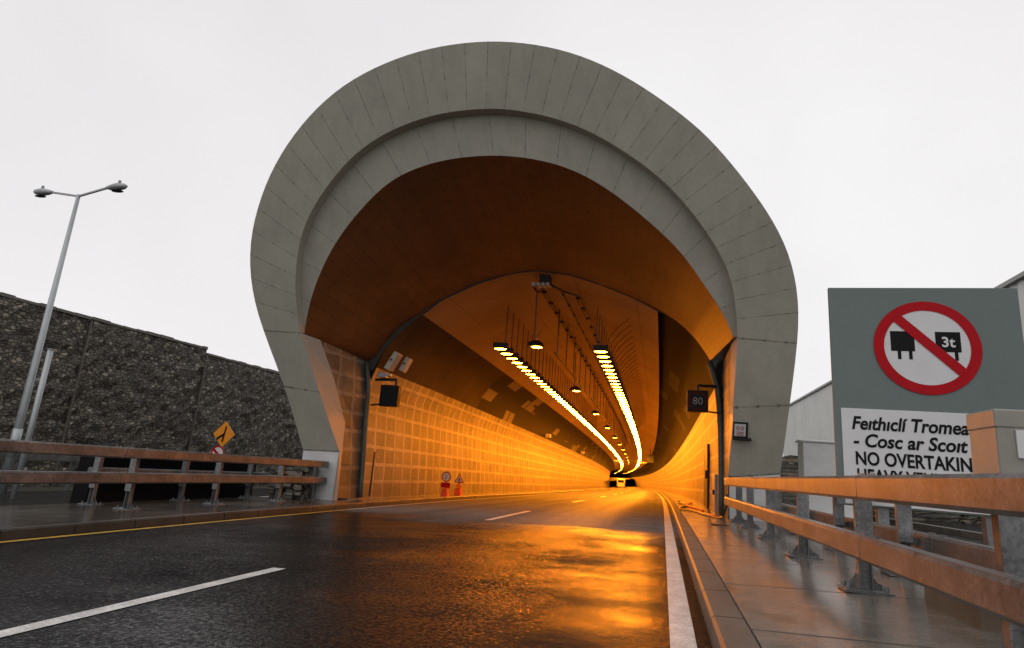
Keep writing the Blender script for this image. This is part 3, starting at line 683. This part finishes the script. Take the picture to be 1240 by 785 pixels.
pb(MB().box(-1.0+xp(y), -.1+xp(y), y, y+.2, 3.75+z_, 4.75+z_), 'case', M['channel'], sig); pb(MB().bar((-.55+xp(y), y+.1, 4.75+z_), (-.55+xp(y), y+.1, 5.5+z_), .1), 'bracket', M['dark'], sig)
for lab, X in (('far pale lamp bracket under the left lamp row', -5.2), ('far pale lamp bracket under the right lamp row', -1.6)):
    y = 100; z_ = tz(y); t = thing('cross_bracket', lab, 'bracket', (X+xp(y), y, 4.2+z_))
    pb(MB().box(X-.8+xp(y), X+.8+xp(y), y, y+.2, 4.15+z_, 4.35+z_), 'beam', M['crate'], t); pb(MB().box(X-.2+xp(y), X+.2+xp(y), y-.2, y-.01, 3.95+z_, 4.14+z_), 'camera_body', M['dark'], t)

# portable signs by the left wall
def portable(label, x, y, kind):
    t = thing('portable_sign', label, 'road sign', (x, y, CROSS*x+.12+zp(y)), rz=-.1); t.scale = (.70, .70, .70)
    MB().loft([[(-.19, -.16, 0), (.19, -.16, 0), (.19, .16, 0), (-.19, .16, 0), (-.19, -.16, 0)], [(-.13, -.10, .40), (.13, -.10, .40), (.13, .10, .40), (-.13, .10, .40), (-.13, -.10, .40)]]).quad([(-.13, -.10, .40), (.13, -.10, .40), (.13, .10, .40), (-.13, .10, .40)]).build('base', M['orangebase'], t)
    MB().box(-.03, .03, -.02, .02, .40, 1.0).build('stem', M['galvd'], t)
    if kind == 'round':
        MB().box(-.26, .26, -.045, -.021, .42, .68).build('lower_plate', M['signred'], t)
        pl = MB().disc((0, -.03, .97), .26, .26, 32, 'y').build('plate', M['signwhite'], t)
        MB().ring((0, -.034, .97), .205, .26, 36).build('red_ring', M['signred'], t)
        c = bpy.data.curves.new('symbol', 'FONT'); c.body = '2'; c.size = .28; c.align_x = 'CENTER'; c.extrude = .001
        o = bpy.data.objects.new('symbol', c); COL.objects.link(o); o.parent = t; o.location = (-.03, -.036, .87); o.rotation_euler = (math.pi/2, 0, 0); c.materials.append(M['tape']); to_mesh(o)
    else:
        MB().box(-.17, .17, -.04, -.021, .42, .60).build('lower_plate', M['signorange'], t)
        T = lambda s_, yy: [(-.29*s_, yy, .84-.165*s_), (.29*s_, yy, .84-.165*s_), (0, yy, .84+.335*s_)]
        MB().quad(T(1, -.03)).build('plate', M['signred'], t); MB().quad(T(.70, -.034)).build('face', M['signwhite'], t)
        MB().quad([(-.05, -.037, .75), (.05, -.037, .75), (.03, -.037, .93), (-.03, -.037, .93)]).build('symbol', M['tape'], t)
portable('round red-ringed sign on an orange base by the left tunnel wall', -7.55, 21.1, 'round')
portable('triangular red-edged warning sign on an orange base by the left wall', -7.52, 22.5, 'tri')
for lab, y in (('small grey box high on the left wall, nearer of two', 43.0), ('small grey box high on the left wall, farther of two', 66.0)):
    x = -7.95+xp(y); z_ = 3.5+tz(y); t = thing('wall_box', lab, 'box', (x, y, z_)); pb(MB().box(x-.1, x+.25, y, y+.4, z_, z_+.25), 'case', M['crate'], t, bevel=.02); pb(MB().box(x-.3, x-.1, y+.1, y+.2, z_+.05, z_+.12), 'arm', M['dark'], t)

# far van
van = thing('parked_van', 'small white van driving away deep in the tunnel', 'van', (-5.35+xp(150), 150, CROSS*-5.35+zp(150)), rz=math.atan(.00049*132))
prof = [(-2.3, .35), (-2.35, 1.0), (-2.25, 2.05), (.9, 2.1), (1.6, 1.35), (2.4, 1.15), (2.45, .4)]
b = MB().loft([[(-.92, yy, zz) for yy, zz in prof], [(.92, yy, zz) for yy, zz in prof]])
b.quad([(-.92, yy, zz) for yy, zz in prof]).quad([(.92, yy, zz) for yy, zz in prof][::-1]).quad([(-.92, -2.3, .35), (.92, -2.3, .35), (.92, 2.45, .4), (-.92, 2.45, .4)])
b.build('body', M['vanwhite'], van, bevel=.04)
MB().quad([(-.7, -2.36, 1.25), (.7, -2.36, 1.25), (.66, -2.31, 1.85), (-.66, -2.31, 1.85)]).build('rear_window', M['glassdark'], van)
for sx in (-1, 1):
    MB().box(sx*.8-.08, sx*.8+.08, -2.41, -2.36, .85, 1.15).build('tail_lamp', M['tail'], van)
    for yy in (-1.5, 1.6): MB().tube([(sx*.98, yy, .33), (sx*.72, yy, .33)], .33, 14).build('wheel', M['tyre'], van)

# ------------------------------------------------------------------ guard rails
def post(parent, x, y, z0, h, side, base=True):  # rolled channel section on a bolted base plate
    b = MB().box(x-.05, x+.05, y-.006, y+.006, z0+.02, z0+h).box(x-.05, x-.04, y-.055, y-.006, z0+.02, z0+h).box(x+.04, x+.05, y-.055, y-.006, z0+.02, z0+h)
    b.box(x-.062, x+.062, y-.085, y-.056, z0+.30, z0+h)            # sleeve plate facing the traffic
    o = pb(b, 'post', M['galv'], parent)
    if base:
        c = MB().box(x-.17, x+.17, y-.14, y+.11, z0, z0+.018)
        for sx in (-1, 1):
            c.quad([(x+sx*.052, y, z0+.018), (x+sx*.13, y, z0+.018), (x+sx*.052, y, z0+.13)]); c.tube([(x+sx*.13, y-.08, z0+.018), (x+sx*.13, y-.08, z0+.055)], .016, 6)
            c.tube([(x+sx*.13, y+.06, z0+.018), (x+sx*.13, y+.06, z0+.055)], .016, 6)
        q_ = c.build('base_plate', M['galvd']); q_.parent = o; q_.matrix_parent_inverse = Matrix.Translation((0, 0, 0))
def beam(parent, name, pts, ht, dp):             # rounded box beam along points (centre of the front-top edge path)
    rows = []
    for i, p in enumerate(pts):
        p = Vector(p); c = .022
        rows.append([p+Vector((dx, 0, dz)) for dx, dz in ((0, -c), (0, -ht+c), (dp*.16, -ht), (dp-dp*.16, -ht), (dp, -ht+c), (dp, -c), (dp-dp*.16, 0), (dp*.16, 0), (0, -c))])
    b = MB().loft(rows); b.quad(rows[0][:-1]); b.quad(rows[-1][:-1]); return pb(b, name, M['rail'], parent)
def guard_rail(label, knots, tops, ht, dp, joints, posts, post_x, postside, z_base, end=None):
    x0, y0 = knots[0]; gr = thing('guard_rail', label, 'guard rail', (x0, y0, z_base(x0, y0)))
    ks = sorted(knots, key=lambda k: k[1]); kx = [k[0] for k in ks]; ky = [k[1] for k in ks]
    cuts = [ky[0]]+joints+[ky[-1]]
    for top in tops:
        nm = 'upper_beam' if top == tops[0] else 'lower_beam'
        for a, b in zip(cuts, cuts[1:]):
            n = max(2, int((b-a)/.7)); ys_ = [a+.006+(b-a-.012)*i/n for i in range(n+1)]
            beam(gr, nm, [(float(np.interp(y, ky, kx)), y, top(y)) for y in ys_], ht, dp)
            if b != cuts[-1]:                     # splice plate inside the joint
                x = float(np.interp(b, ky, kx)); pb(MB().box(x+min(.012, dp*.9) if dp > 0 else x+dp*.88, x+dp*.88 if dp > 0 else x-.012, b-.18, b+.18, top(b)-ht+.03, top(b)-.02) if True else None, 'splice', M['galvd'], gr)
                bl = MB()
                for k in (-.14, -.07, .07, .14): bl.tube([(x+dp*.5, b+k, top(b)-.002), (x+dp*.5, b+k, top(b)+.018)], .016, 6)
                pb(bl, 'joint_bolts', M['galvd'], gr)
    for y in posts:
        x = post_x(y); z0 = z_base(x, y); post(gr, x, y, z0, tops[0](y)-z0-.02, postside)
        br = MB(); xe = float(np.interp(y, ky, kx))+dp
        for top in tops: br.box(min(xe, x-.0), max(xe, x+.0), y-.03, y+.03, top(y)-ht+.05, top(y)-.05)
        pb(br, 'bracket', M['galvd'], gr)
    return gr
zbR = lambda x, y: CROSS*x+zp(y)+.126
zbL = lambda x, y: CROSS*x+zp(y)+.12
tU = lambda y: 1.055-.0048*y if y > 0 else 1.055
guard_rail('galvanised double beam guard rail along the right pavement, lit orange', [(1.30, -2.5), (1.29, 14.1)], [tU, lambda y: tU(y)-.40], .165, .13, [4.72, 10.4],
           [-.9, 1.25, 3.35, 5.5, 7.65, 9.8, 11.95, 13.6], lambda y: 1.53, 1, zbR)
zr = lambda y: tU(y)-.03
guard_rail('second guard rail behind the right one, facing the access road', [(2.42, .5), (2.42, 13.9)], [zr, lambda y: zr(y)-.40], .165, -.13, [6.3],
           [1.9, 4.4, 6.6, 8.8, 11.0, 13.0], lambda y: 2.18, 1, zbR)
tL = lambda y: .83-.0135*y
KL = [(-7.9, 1.0), (-8.3, 6.0), (-8.52, 10), (-8.46, 14.5)]
guard_rail('galvanised double beam guard rail along the left pavement beside the portal', KL, [tL, lambda y: tL(y)-.40], .17, -.13, [8.15],
           [4.0, 6.3, 8.75, 10.9, 12.95, 14.3], lambda y: float(np.interp(y, [1, 6, 10, 14.5], [-8.2, -8.6, -8.84, -8.72])), -1, zbL)
guard_rail('second guard rail behind the left one, facing the slip road', [(-10.35, 9.25), (-10.2, 14.4)], [lambda y: tL(y)-.02, lambda y: tL(y)-.42], .17, .13, [],
           [9.25, 11.4, 13.6], lambda y: -10.08, -1, zbL)
fr = thing('guard_rail', 'distant grey guard rail across the slip road under the rock wall', 'guard rail', (-18.3, 12, -.8))
for zt in (.18,): pb(MB().box(-18.42, -18.30, -4, 30, zt-.25, zt), 'beam', M['rail'], fr, bevel=.02)
for k in range(16): pb(MB().box(-18.56, -18.44, -3+k*2.1, -2.9+k*2.1, -1.0, .12), 'post', M['galvd'], fr)
bw = thing('void_block', 'low black block standing in for the dark void behind the left guard rails', 'wall', (-10.75, 12, -.4))  # black block added in place of a dark void behind the rails
pb(MB().box(-11.0, -10.62, 9.6, 14.5, -.6, .46), 'wall_body', M['voidblk'], bw, bevel=.02)
gb = thing('rubble_block', 'rough grey stone block where the left rail meets the portal', 'stone block', (-9.1, 14.3, -.3))
nb = MB(); RR = random.Random(3)
for i in range(70):
    x, y, z = -9.75+RR.random()*.95, 14.0+RR.random()*.2, -.3+RR.random()*.78; s_ = .07+RR.random()*.06
    nb.box(x-s_, x+s_, y-s_*.7, y+s_*.7, z-s_*.7, z+s_*.7)
pb(nb, 'stones', M['rock'], gb); pb(MB().box(-9.85, -8.75, 14.15, 14.5, -.45, .52), 'core', M['coping'], gb)

# ------------------------------------------------------------------ left background
rw = thing('rock_wall', 'long dark rubble stone retaining wall left of the portal, stepped top', 'wall', (-22, 22, -1))
XW = -22.0; pz = lambda px, py: on_plane((px, py), (1, 0, 0), XW)
ya, yb_, yc = pz(0, 355), pz(251, 421), pz(253, 428); 
jy = pz(108, 396).y
def wall_panel(y0, y1, z0, z1, nm='wall_panel'):
    n = max(4, int((y1-y0)/.25)); rows = []; RR = random.Random(int(y0*10))
    nz_ = 24
    for j in range(nz_+1):
        rows.append([(XW+.10*RR.uniform(-1, 1)*(0 if j in (0, nz_) else 1), y0+(y1-y0)*i/n, -1.6+((z0+(z1-z0)*i/n)+1.6)*j/nz_) for i in range(n+1)])
    b = MB().loft(rows); b.quad([rows[-1][0], rows[-1][-1], (XW-1, y1, z1), (XW-1, y0, z0)]); b.quad([rows[0][0], rows[-1][0], (XW-1, y0, z0), (XW-1, y0, -1.6)]); b.quad([rows[0][-1], rows[-1][-1], (XW-1, y1, z1), (XW-1, y1, -1.6)])
    pb(b, nm, M['rock'], rw)
    cp = MB(); k = 0; y = y0
    while y < y1-.05:
        l = min(RR.uniform(.5, .9), y1-y); zz = z0+(z1-z0)*(y-y0)/(y1-y0); h = RR.uniform(.10, .16)
        cp.box(XW-.6, XW+RR.uniform(.03, .08), y, y+l-.015, zz+.002, zz+h); y += l
    pb(cp, 'coping', M['coping'], rw, bevel=.015)
wall_panel(2, jy-.03, ya.z-.15, ya.z-.08); wall_panel(jy+.03, yb_.y, ya.z-.06, yb_.z-.12); wall_panel(yb_.y+.06, 60, yc.z-.12, yc.z-.1)
pb(MB().box(XW-.3, XW+.09, jy-.022, jy+.022, -1.5, ya.z-.1), 'joint_strip', M['coping'], rw); pb(MB().box(XW-.3, XW+.09, yb_.y+.005, yb_.y+.055, -1.5, yc.z-.1), 'joint_strip', M['coping'], rw)

lp = thing('street_lamp', 'tall grey street lamp with two arms before the rock wall', 'street lamp', (-17, 12.8, -.8))
lt = on_plane((95.5, 236), (1, 0, 0), -17.0); lb = on_plane((16, 528), (1, 0, 0), -17.0); lp.location = (lt.x, lt.y, -.9)
pb(MB().tube([(lt.x, lt.y, -.9), (lt.x, lt.y, 1.6), (lt.x, lt.y, lt.z)], [.105, .098, .05], 12), 'pole', M['polegrey'], lp, smooth=True)
pb(MB().tube([(lt.x, lt.y, .1), (lt.x, lt.y, .85)], [.118, .117], 12), 'base_sleeve', M['polegrey'], lp, smooth=True)
for (px, py), (qx, qy) in (((62, 233), (41, 232.5)), ((131, 227.5), (154, 225.5))):
    Yp = lt.y; a = on_plane((px, py), (0, 1, 0), Yp); e = on_plane((qx, qy), (0, 1, 0), Yp)
    pb(MB().bar((lt.x, lt.y, lt.z-.05), a, .05), 'arm', M['lampgrey'], lp)
    d = e-a; hd = pb(MB().tube([a-d*.1, a+d*.15, a+d*.5, a+d*.85, e], [.04, .085, .12, .085, .025], 12), 'lamp_head', M['lampgrey'], lp, smooth=True)
    c = a.lerp(e, .55); o = MB().disc((c.x, c.y, c.z-.141), .2, .10, 14).build('lens', M['glassdark']); o.parent = hd; o.matrix_parent_inverse = Matrix.Translation((0, 0, 0))
    o = MB().tube([(c.x, c.y, c.z+.13), (c.x, c.y, c.z+.2)], .04, 8).build('photocell', M['lampgrey']); o.parent = hd; o.matrix_parent_inverse = Matrix.Translation((0, 0, 0))
st = on_plane((61.5, 424), (1, 0, 0), -14.5)
sp = thing('bare_post', 'short bare grey post right of the double arm street lamp', 'post', (st.x, st.y, -.8))
pb(MB().tube([(st.x, st.y, -.9), (st.x, st.y, st.z)], .062, 10), 'tube', M['polegrey'], sp, smooth=True); pb(MB().tube([(st.x, st.y, st.z+.001), (st.x, st.y, st.z+.03)], .068, 10), 'cap', M['lampgrey'], sp)

dc = on_plane((271, 526), (0, 1, 0), 18.0)
ds = thing('merge_sign', 'orange diamond merge sign above a round sign behind left rail', 'road sign', (dc.x, 18, -.8))
hw = .44
pb(MB().tube([(dc.x, 18.05, -.9), (dc.x, 18.05, dc.z+.1)], .035, 8), 'post', M['galvd'], ds)
b = MB(); sq = [(dc.x+hw*c_, 18-.0, dc.z+hw*s_) for c_, s_ in ((0, -1), (1, 0), (0, 1), (-1, 0))]; b.quad(sq)
sb = [(x, y+.02, z) for x, y, z in sq]; b.quad(sb)
for i in range(4): b.quad([sq[i], sq[(i+1) % 4], sb[(i+1) % 4], sb[i]])
pb(b, 'diamond_plate', M['signorange'], ds)
pb(MB().bar((dc.x+.03, 17.985, dc.z-.27), (dc.x+.06, 17.985, dc.z+.27), .01, .075) if False else MB().quad([(dc.x-.045, 17.99, dc.z-.26), (dc.x+.02, 17.99, dc.z-.26), (dc.x+.09, 17.99, dc.z+.28), (dc.x+.03, 17.99, dc.z+.28)]).quad([(dc.x-.26, 17.989, dc.z-.22), (dc.x-.26, 17.989, dc.z-.13), (dc.x+.03, 17.989, dc.z+.06), (dc.x+.03, 17.989, dc.z-.04)]), 'merge_arrow', M['tape'], ds)
rc = Vector((dc.x-.10, 17.99, dc.z-.66))
pb(MB().disc(rc, .27, .27, 32, 'y'), 'round_plate', M['signwhite'], ds); pb(MB().ring(rc+Vector((0, -.006, 0)), .215, .27, 36), 'red_ring', M['signred'], ds)
pb(MB().quad([rc+Vector((-.20, -.009, .09)), rc+Vector((-.14, -.009, .16)), rc+Vector((.20, -.009, -.10)), rc+Vector((.14, -.009, -.17))]), 'red_bar', M['signred'], ds)

# ------------------------------------------------------------------ right side
YS = 8.3; s_at = lambda px, py, dy=0: on_plane((px, py), (0, 1, 0), YS+dy)
tl, tr = s_at(1003, 350), s_at(1232, 347); x0, x1, zt = tl.x, tr.x, (tl.z+tr.z)/2
bs = thing('road_sign', 'big grey no overtaking sign with red ring behind right guard rail', 'road sign', (x0, YS, .3))
zb_ = .75
pb(MB().box(x0, x1, YS, YS+.05, zb_, zt), 'backing_board', M['signgrey'], bs, bevel=.008)
for xx in (x0+.5, x1-.5): pb(MB().box(xx-.06, xx+.06, YS+.055, YS+.17, .2, zt-.1), 'post', M['galvd'], bs)
cc = s_at(1122, 421); ro = (s_at(1187.5, 421).x-s_at(1056.5, 421).x)/2
cl = Vector((cc.x, YS-.006, cc.z))
pb(MB().disc(cl, ro*.995, ro*.995, 64, 'y'), 'round_plate', M['signwhite'], bs)
pb(MB().ring(cl+Vector((0, -.005, 0)), ro*.80, ro, 72), 'red_ring', M['signred'], bs)
def glyph(mbx, x, y, w_, h_, dy): return mbx.quad([cl+Vector((x, dy, y)), cl+Vector((x+w_, dy, y)), cl+Vector((x+w_, dy, y+h_)), cl+Vector((x, dy, y+h_))])
for gx_, ww in ((-.67, .45), (.17, .46)):
    b = MB()
    glyph(b, gx_*ro, -.09*ro, ww*ro, .43*ro, -.003)
    for k in (.12, .33): glyph(b, (gx_+k)*ro, -.265*ro, .065*ro, .182*ro, -.0035)
    pb(b, 'lorry_symbol', M['tape'], bs)
text('weight_text', '3t', ro*.30, cl+Vector((.27*ro, -.007, .02*ro)), M['signwhite'], bs, 1.0, bold=.004)
a = math.radians(-45); dvec = Vector((math.cos(a), 0, math.sin(a))); nvec = Vector((-dvec.z, 0, dvec.x))
pb(MB().quad([cl+dvec*s1*ro*.84+nvec*(.075*ro+s2*ro*.10)+Vector((0, -.009, 0)) for s1, s2 in ((-1, -1), (1, -1), (1, 1), (-1, 1))]), 'red_bar', M['signred'], bs)
wl_, wz = s_at(1018, 494), s_at(1100, 497)
pb(MB().box(wl_.x, x1-.08, YS-.012, YS-.002, zb_+.02, wl_.z), 'text_panel', M['signwhite'], bs, bevel=.004)
def line(s, p, q_, capz, shear=0, bold=.0055):
    A, B = s_at(*p, -.02), s_at(*q_, -.02)
    o = text('lettering', s, capz/.70, (A.x, YS-.016, A.z), M['tape'], bs, 1, shear, .001, bold=bold)
    bpy.context.view_layer.update(); wd = o.dimensions.x
    if wd > 0: o.scale.x = (B.x-A.x)/wd
cap = .155
line('Fe\u0131th\u0131cl\u00ed Tromea', (1031, 519), (1173, 526), cap, .22)
line('- Cosc ar Sco\u0131t', (1033, 540), (1172, 547), cap, .22)
line('NO OVERTAKIN', (1036, 562), (1177, 569), cap*1.0)
A3 = s_at(1036, 562); line('HEAVY VEHICLES', (1038, 583), (1177, 590), cap*1.0)

# roadside cabinet over the rail
cbx = thing('roadside_cabinet', 'grey box with white label just behind the near right rail', 'cabinet', (1.62, 3.7, .2))
pb(MB().box(1.66, 2.35, 3.62, 3.92, .98, 1.375), 'case', M['cabgrey'], cbx, bevel=.012)
pb(MB().box(1.655, 2.355, 3.615, 3.925, 1.30, 1.395), 'lid', M['cabgrey'], cbx, bevel=.008)
pb(MB().box(1.74, 2.28, 3.608, 3.618, 1.15, 1.29), 'label_plate', M['signwhite'], cbx)
pb(MB().box(1.70, 1.76, 3.7, 3.84, .3, .98).box(2.2, 2.26, 3.7, 3.84, .3, .98), 'legs', M['brown'], cbx)
pl = thing('concrete_plinth', 'brown concrete footing on the right pavement under the rail', 'footing', (1.85, 4.7, .2))
pb(MB().box(1.80, 2.6, 4.32, 5.12, .1, .47), 'block', M['brown'], pl, bevel=.015)

kc = on_plane((972, 535), (0, 1, 0), 15.5); kd = on_plane((1012, 535), (0, 1, 0), 15.5)
ks_ = thing('control_kiosk', 'pale grey kiosk with rounded white cap left of the big sign', 'kiosk', (kc.x+.3, 15.8, .2))
pb(MB().box(kc.x, kd.x+.3, 15.5, 16.1, -.1, kc.z), 'body', M['cream'], ks_, bevel=.02)
pb(MB().tube([(kc.x-.06, 15.45+.3, kc.z+.03), (kd.x+.36, 15.75, kc.z+.03)], .05, 10).box(kc.x-.05, kd.x+.35, 15.47, 16.13, kc.z+.001, kc.z+.05), 'cap', M['plinth'], ks_, bevel=.02)

pc = face((896.5, 521)); pq = thing('notice_plate', 'small framed white notice fixed to the right portal leg', 'notice', pc)
ax, az = Vector((1, 0, 0)), Vector((0, -K, 1)).normalized(); nn = ax.cross(az)      # nn points to the road
def fr_quad(x0, x1, z0, z1, d): return [pc+ax*x0+az*z0+nn*d, pc+ax*x1+az*z0+nn*d, pc+ax*x1+az*z1+nn*d, pc+ax*x0+az*z1+nn*d]
def plate(x0, x1, z0, z1, d, t): 
    b = MB(); A, B = fr_quad(x0, x1, z0, z1, d), fr_quad(x0, x1, z0, z1, d+t)
    for i in range(4): b.quad([A[i], A[(i+1) % 4], B[(i+1) % 4], B[i]])
    b.quad(A); b.quad(B); return b
pb(plate(-.15, .15, -.16, .19, .004, .03), 'frame', M['dark'], pq); pb(plate(-.125, .105, -.125, .155, .035, .006), 'panel', M['signwhite'], pq)
pb(plate(-.16, .22, -.185, -.165, .004, .12), 'ledge', M['dark'], pq)
b = MB()
for x_ in (-.055, .035):
    for k in range(16):
        a0, a1 = 2*math.pi*k/16, 2*math.pi*(k+1)/16; r0, r1 = .022, .036
        b.quad([pc+ax*(x_+r*math.cos(a_))+az*(.06+r*1.25*math.sin(a_))+nn*.0425 for r, a_ in ((r0, a0), (r1, a0), (r1, a1), (r0, a1))])
for zz in (-.03, -.065, -.10): b.quad(fr_quad(-.08, .07, zz-.008, zz+.008, .0425))
pb(b, 'lettering', M['signred'], pq)

se = on_plane((957, 492), (1, 0, 0), 17.0); sn = on_plane((1235, 337), (1, 0, 0), 17.0)
sh = thing('industrial_shed', 'long pale corrugated shed rising behind the big grey sign', 'shed', (20, 60, .3))
b = MB(); z0_, z1_ = 1.0, (se.z+sn.z)/2
ya_, yb2 = 12.0, se.y+6
nrib = 420; rows = [[], []]
for i in range(nrib+1):
    y = ya_+(yb2-ya_)*i/nrib; dx = (.05 if i % 4 in (1, 2) else 0)
    rows[0].append((17+dx, y, -.2)); rows[1].append((17+dx, y, z1_))
b.loft(rows); b.quad([(17, ya_, -.2), (17, ya_, z1_), (40, ya_, z1_+3), (40, ya_, -.2)]); b.quad([(17, yb2, -.2), (17, yb2, z1_), (40, yb2, z1_+3), (40, yb2, -.2)])
pb(b, 'wall', M['shed'], sh, weld=False)
pb(MB().bar((16.93, ya_-.2, z1_+.08), (16.93, yb2+.2, z1_+.08), .3, .22), 'gutter', M['shedtrim'], sh)
pb(MB().quad([(16.9, ya_-.2, z1_+.2), (16.9, yb2+.2, z1_+.2), (40, yb2+.2, z1_+3.2), (40, ya_-.2, z1_+3.2)]), 'roof', M['shed'], sh)
pb(MB().box(16.93, 17.2, ya_, yb2, -.3, 1.3), 'base_wall', M['rim'], sh)

lw = thing('stone_wall', 'low dark stone wall between the portal leg and the kiosk', 'wall', (4.5, 22, .2))
b = MB(); n = 40; RR = random.Random(5); rows = []
for j in range(9): rows.append([(3.0+i*.22, 22+RR.uniform(-.06, .06), -.4+j*.285+(RR.uniform(-.05, .05) if j == 8 else 0)) for i in range(n+1)])
b.loft(rows); b.quad([rows[-1][0], rows[-1][-1], (rows[-1][-1][0], 22.6, 1.86), (3.0, 22.6, 1.86)]); pb(b, 'wall_body', M['rock'], lw)

# bank of scrub beyond the access road
bk = MB(); RR = random.Random(11)
for i in range(2600):
    y = RR.uniform(2, 40); x = RR.uniform(8.7, 12.5); h = .25+.75*RR.random()*min(1, (x-8.4)/2.0)
    z = gz(x, y)-.05+h*RR.random(); s_ = RR.uniform(.05, .13); a_ = RR.uniform(0, 6.28); b_ = RR.uniform(-.8, .8)
    d1 = Vector((math.cos(a_), math.sin(a_), b_))*s_; d2 = Vector((-math.sin(a_), math.cos(a_), RR.uniform(-.5, .8)))*s_*.6
    c = Vector((x, y, z)); bk.quad([c-d1, c+d2, c+d1, c-d2])
tag(bk.build('scrub', M['foliage'], weld=False), 'low dark scrub growing beyond the access road on the right', 'scrub', kind='stuff')

# small things on the right pavement
mh = tag(MB().tube([(1.05, 12.3, zbR(1.05, 12.3)-.02), (1.05, 12.3, zbR(1.05, 12.3)+.012)], .16, 20).build('manhole_cover', M['dark']), 'small round dark manhole cover on the right pavement by the portal', 'manhole cover')
zc = lambda x, y: CROSS*x+zp(y)+.15
pts = [(1.36, 14.2, zc(1.36, 14.2)+.5), (1.33, 14.0, zc(1.3, 14)+.25), (1.25, 14.3, zc(1.25, 14.3)), (1.0, 15.5, zc(1, 15.5)), (.82, 17.2, zc(.8, 17)), (.5, 18.2, zc(.5, 18)), (.62, 20, zc(.6, 20)), (.95, 22, zc(.95, 22)), (.60, 24.5, zc(.6, 24.5)), (.75, 28, zc(.75, 28)), (.55, 33, zc(.55, 33))]
tag(MB().tube(cr(pts, 60), .022, 6).build('loose_cable', M['cable'], smooth=True), 'black cable lying loose along the right pavement into the tunnel', 'cable')
pts = [(1.2, 14.9, zc(1.2, 14.9)), (.95, 16.4, zc(.95, 16.4)), (1.1, 18.5, zc(1.1, 18.5)), (.8, 21.5, zc(.8, 21.5)), (1.1, 25, zc(1.1, 25))]
tag(MB().tube(cr(pts, 40), .035, 6).build('hose', M['orangebase'], smooth=True), 'thick orange brown hose lying beside the loose cable', 'hose')
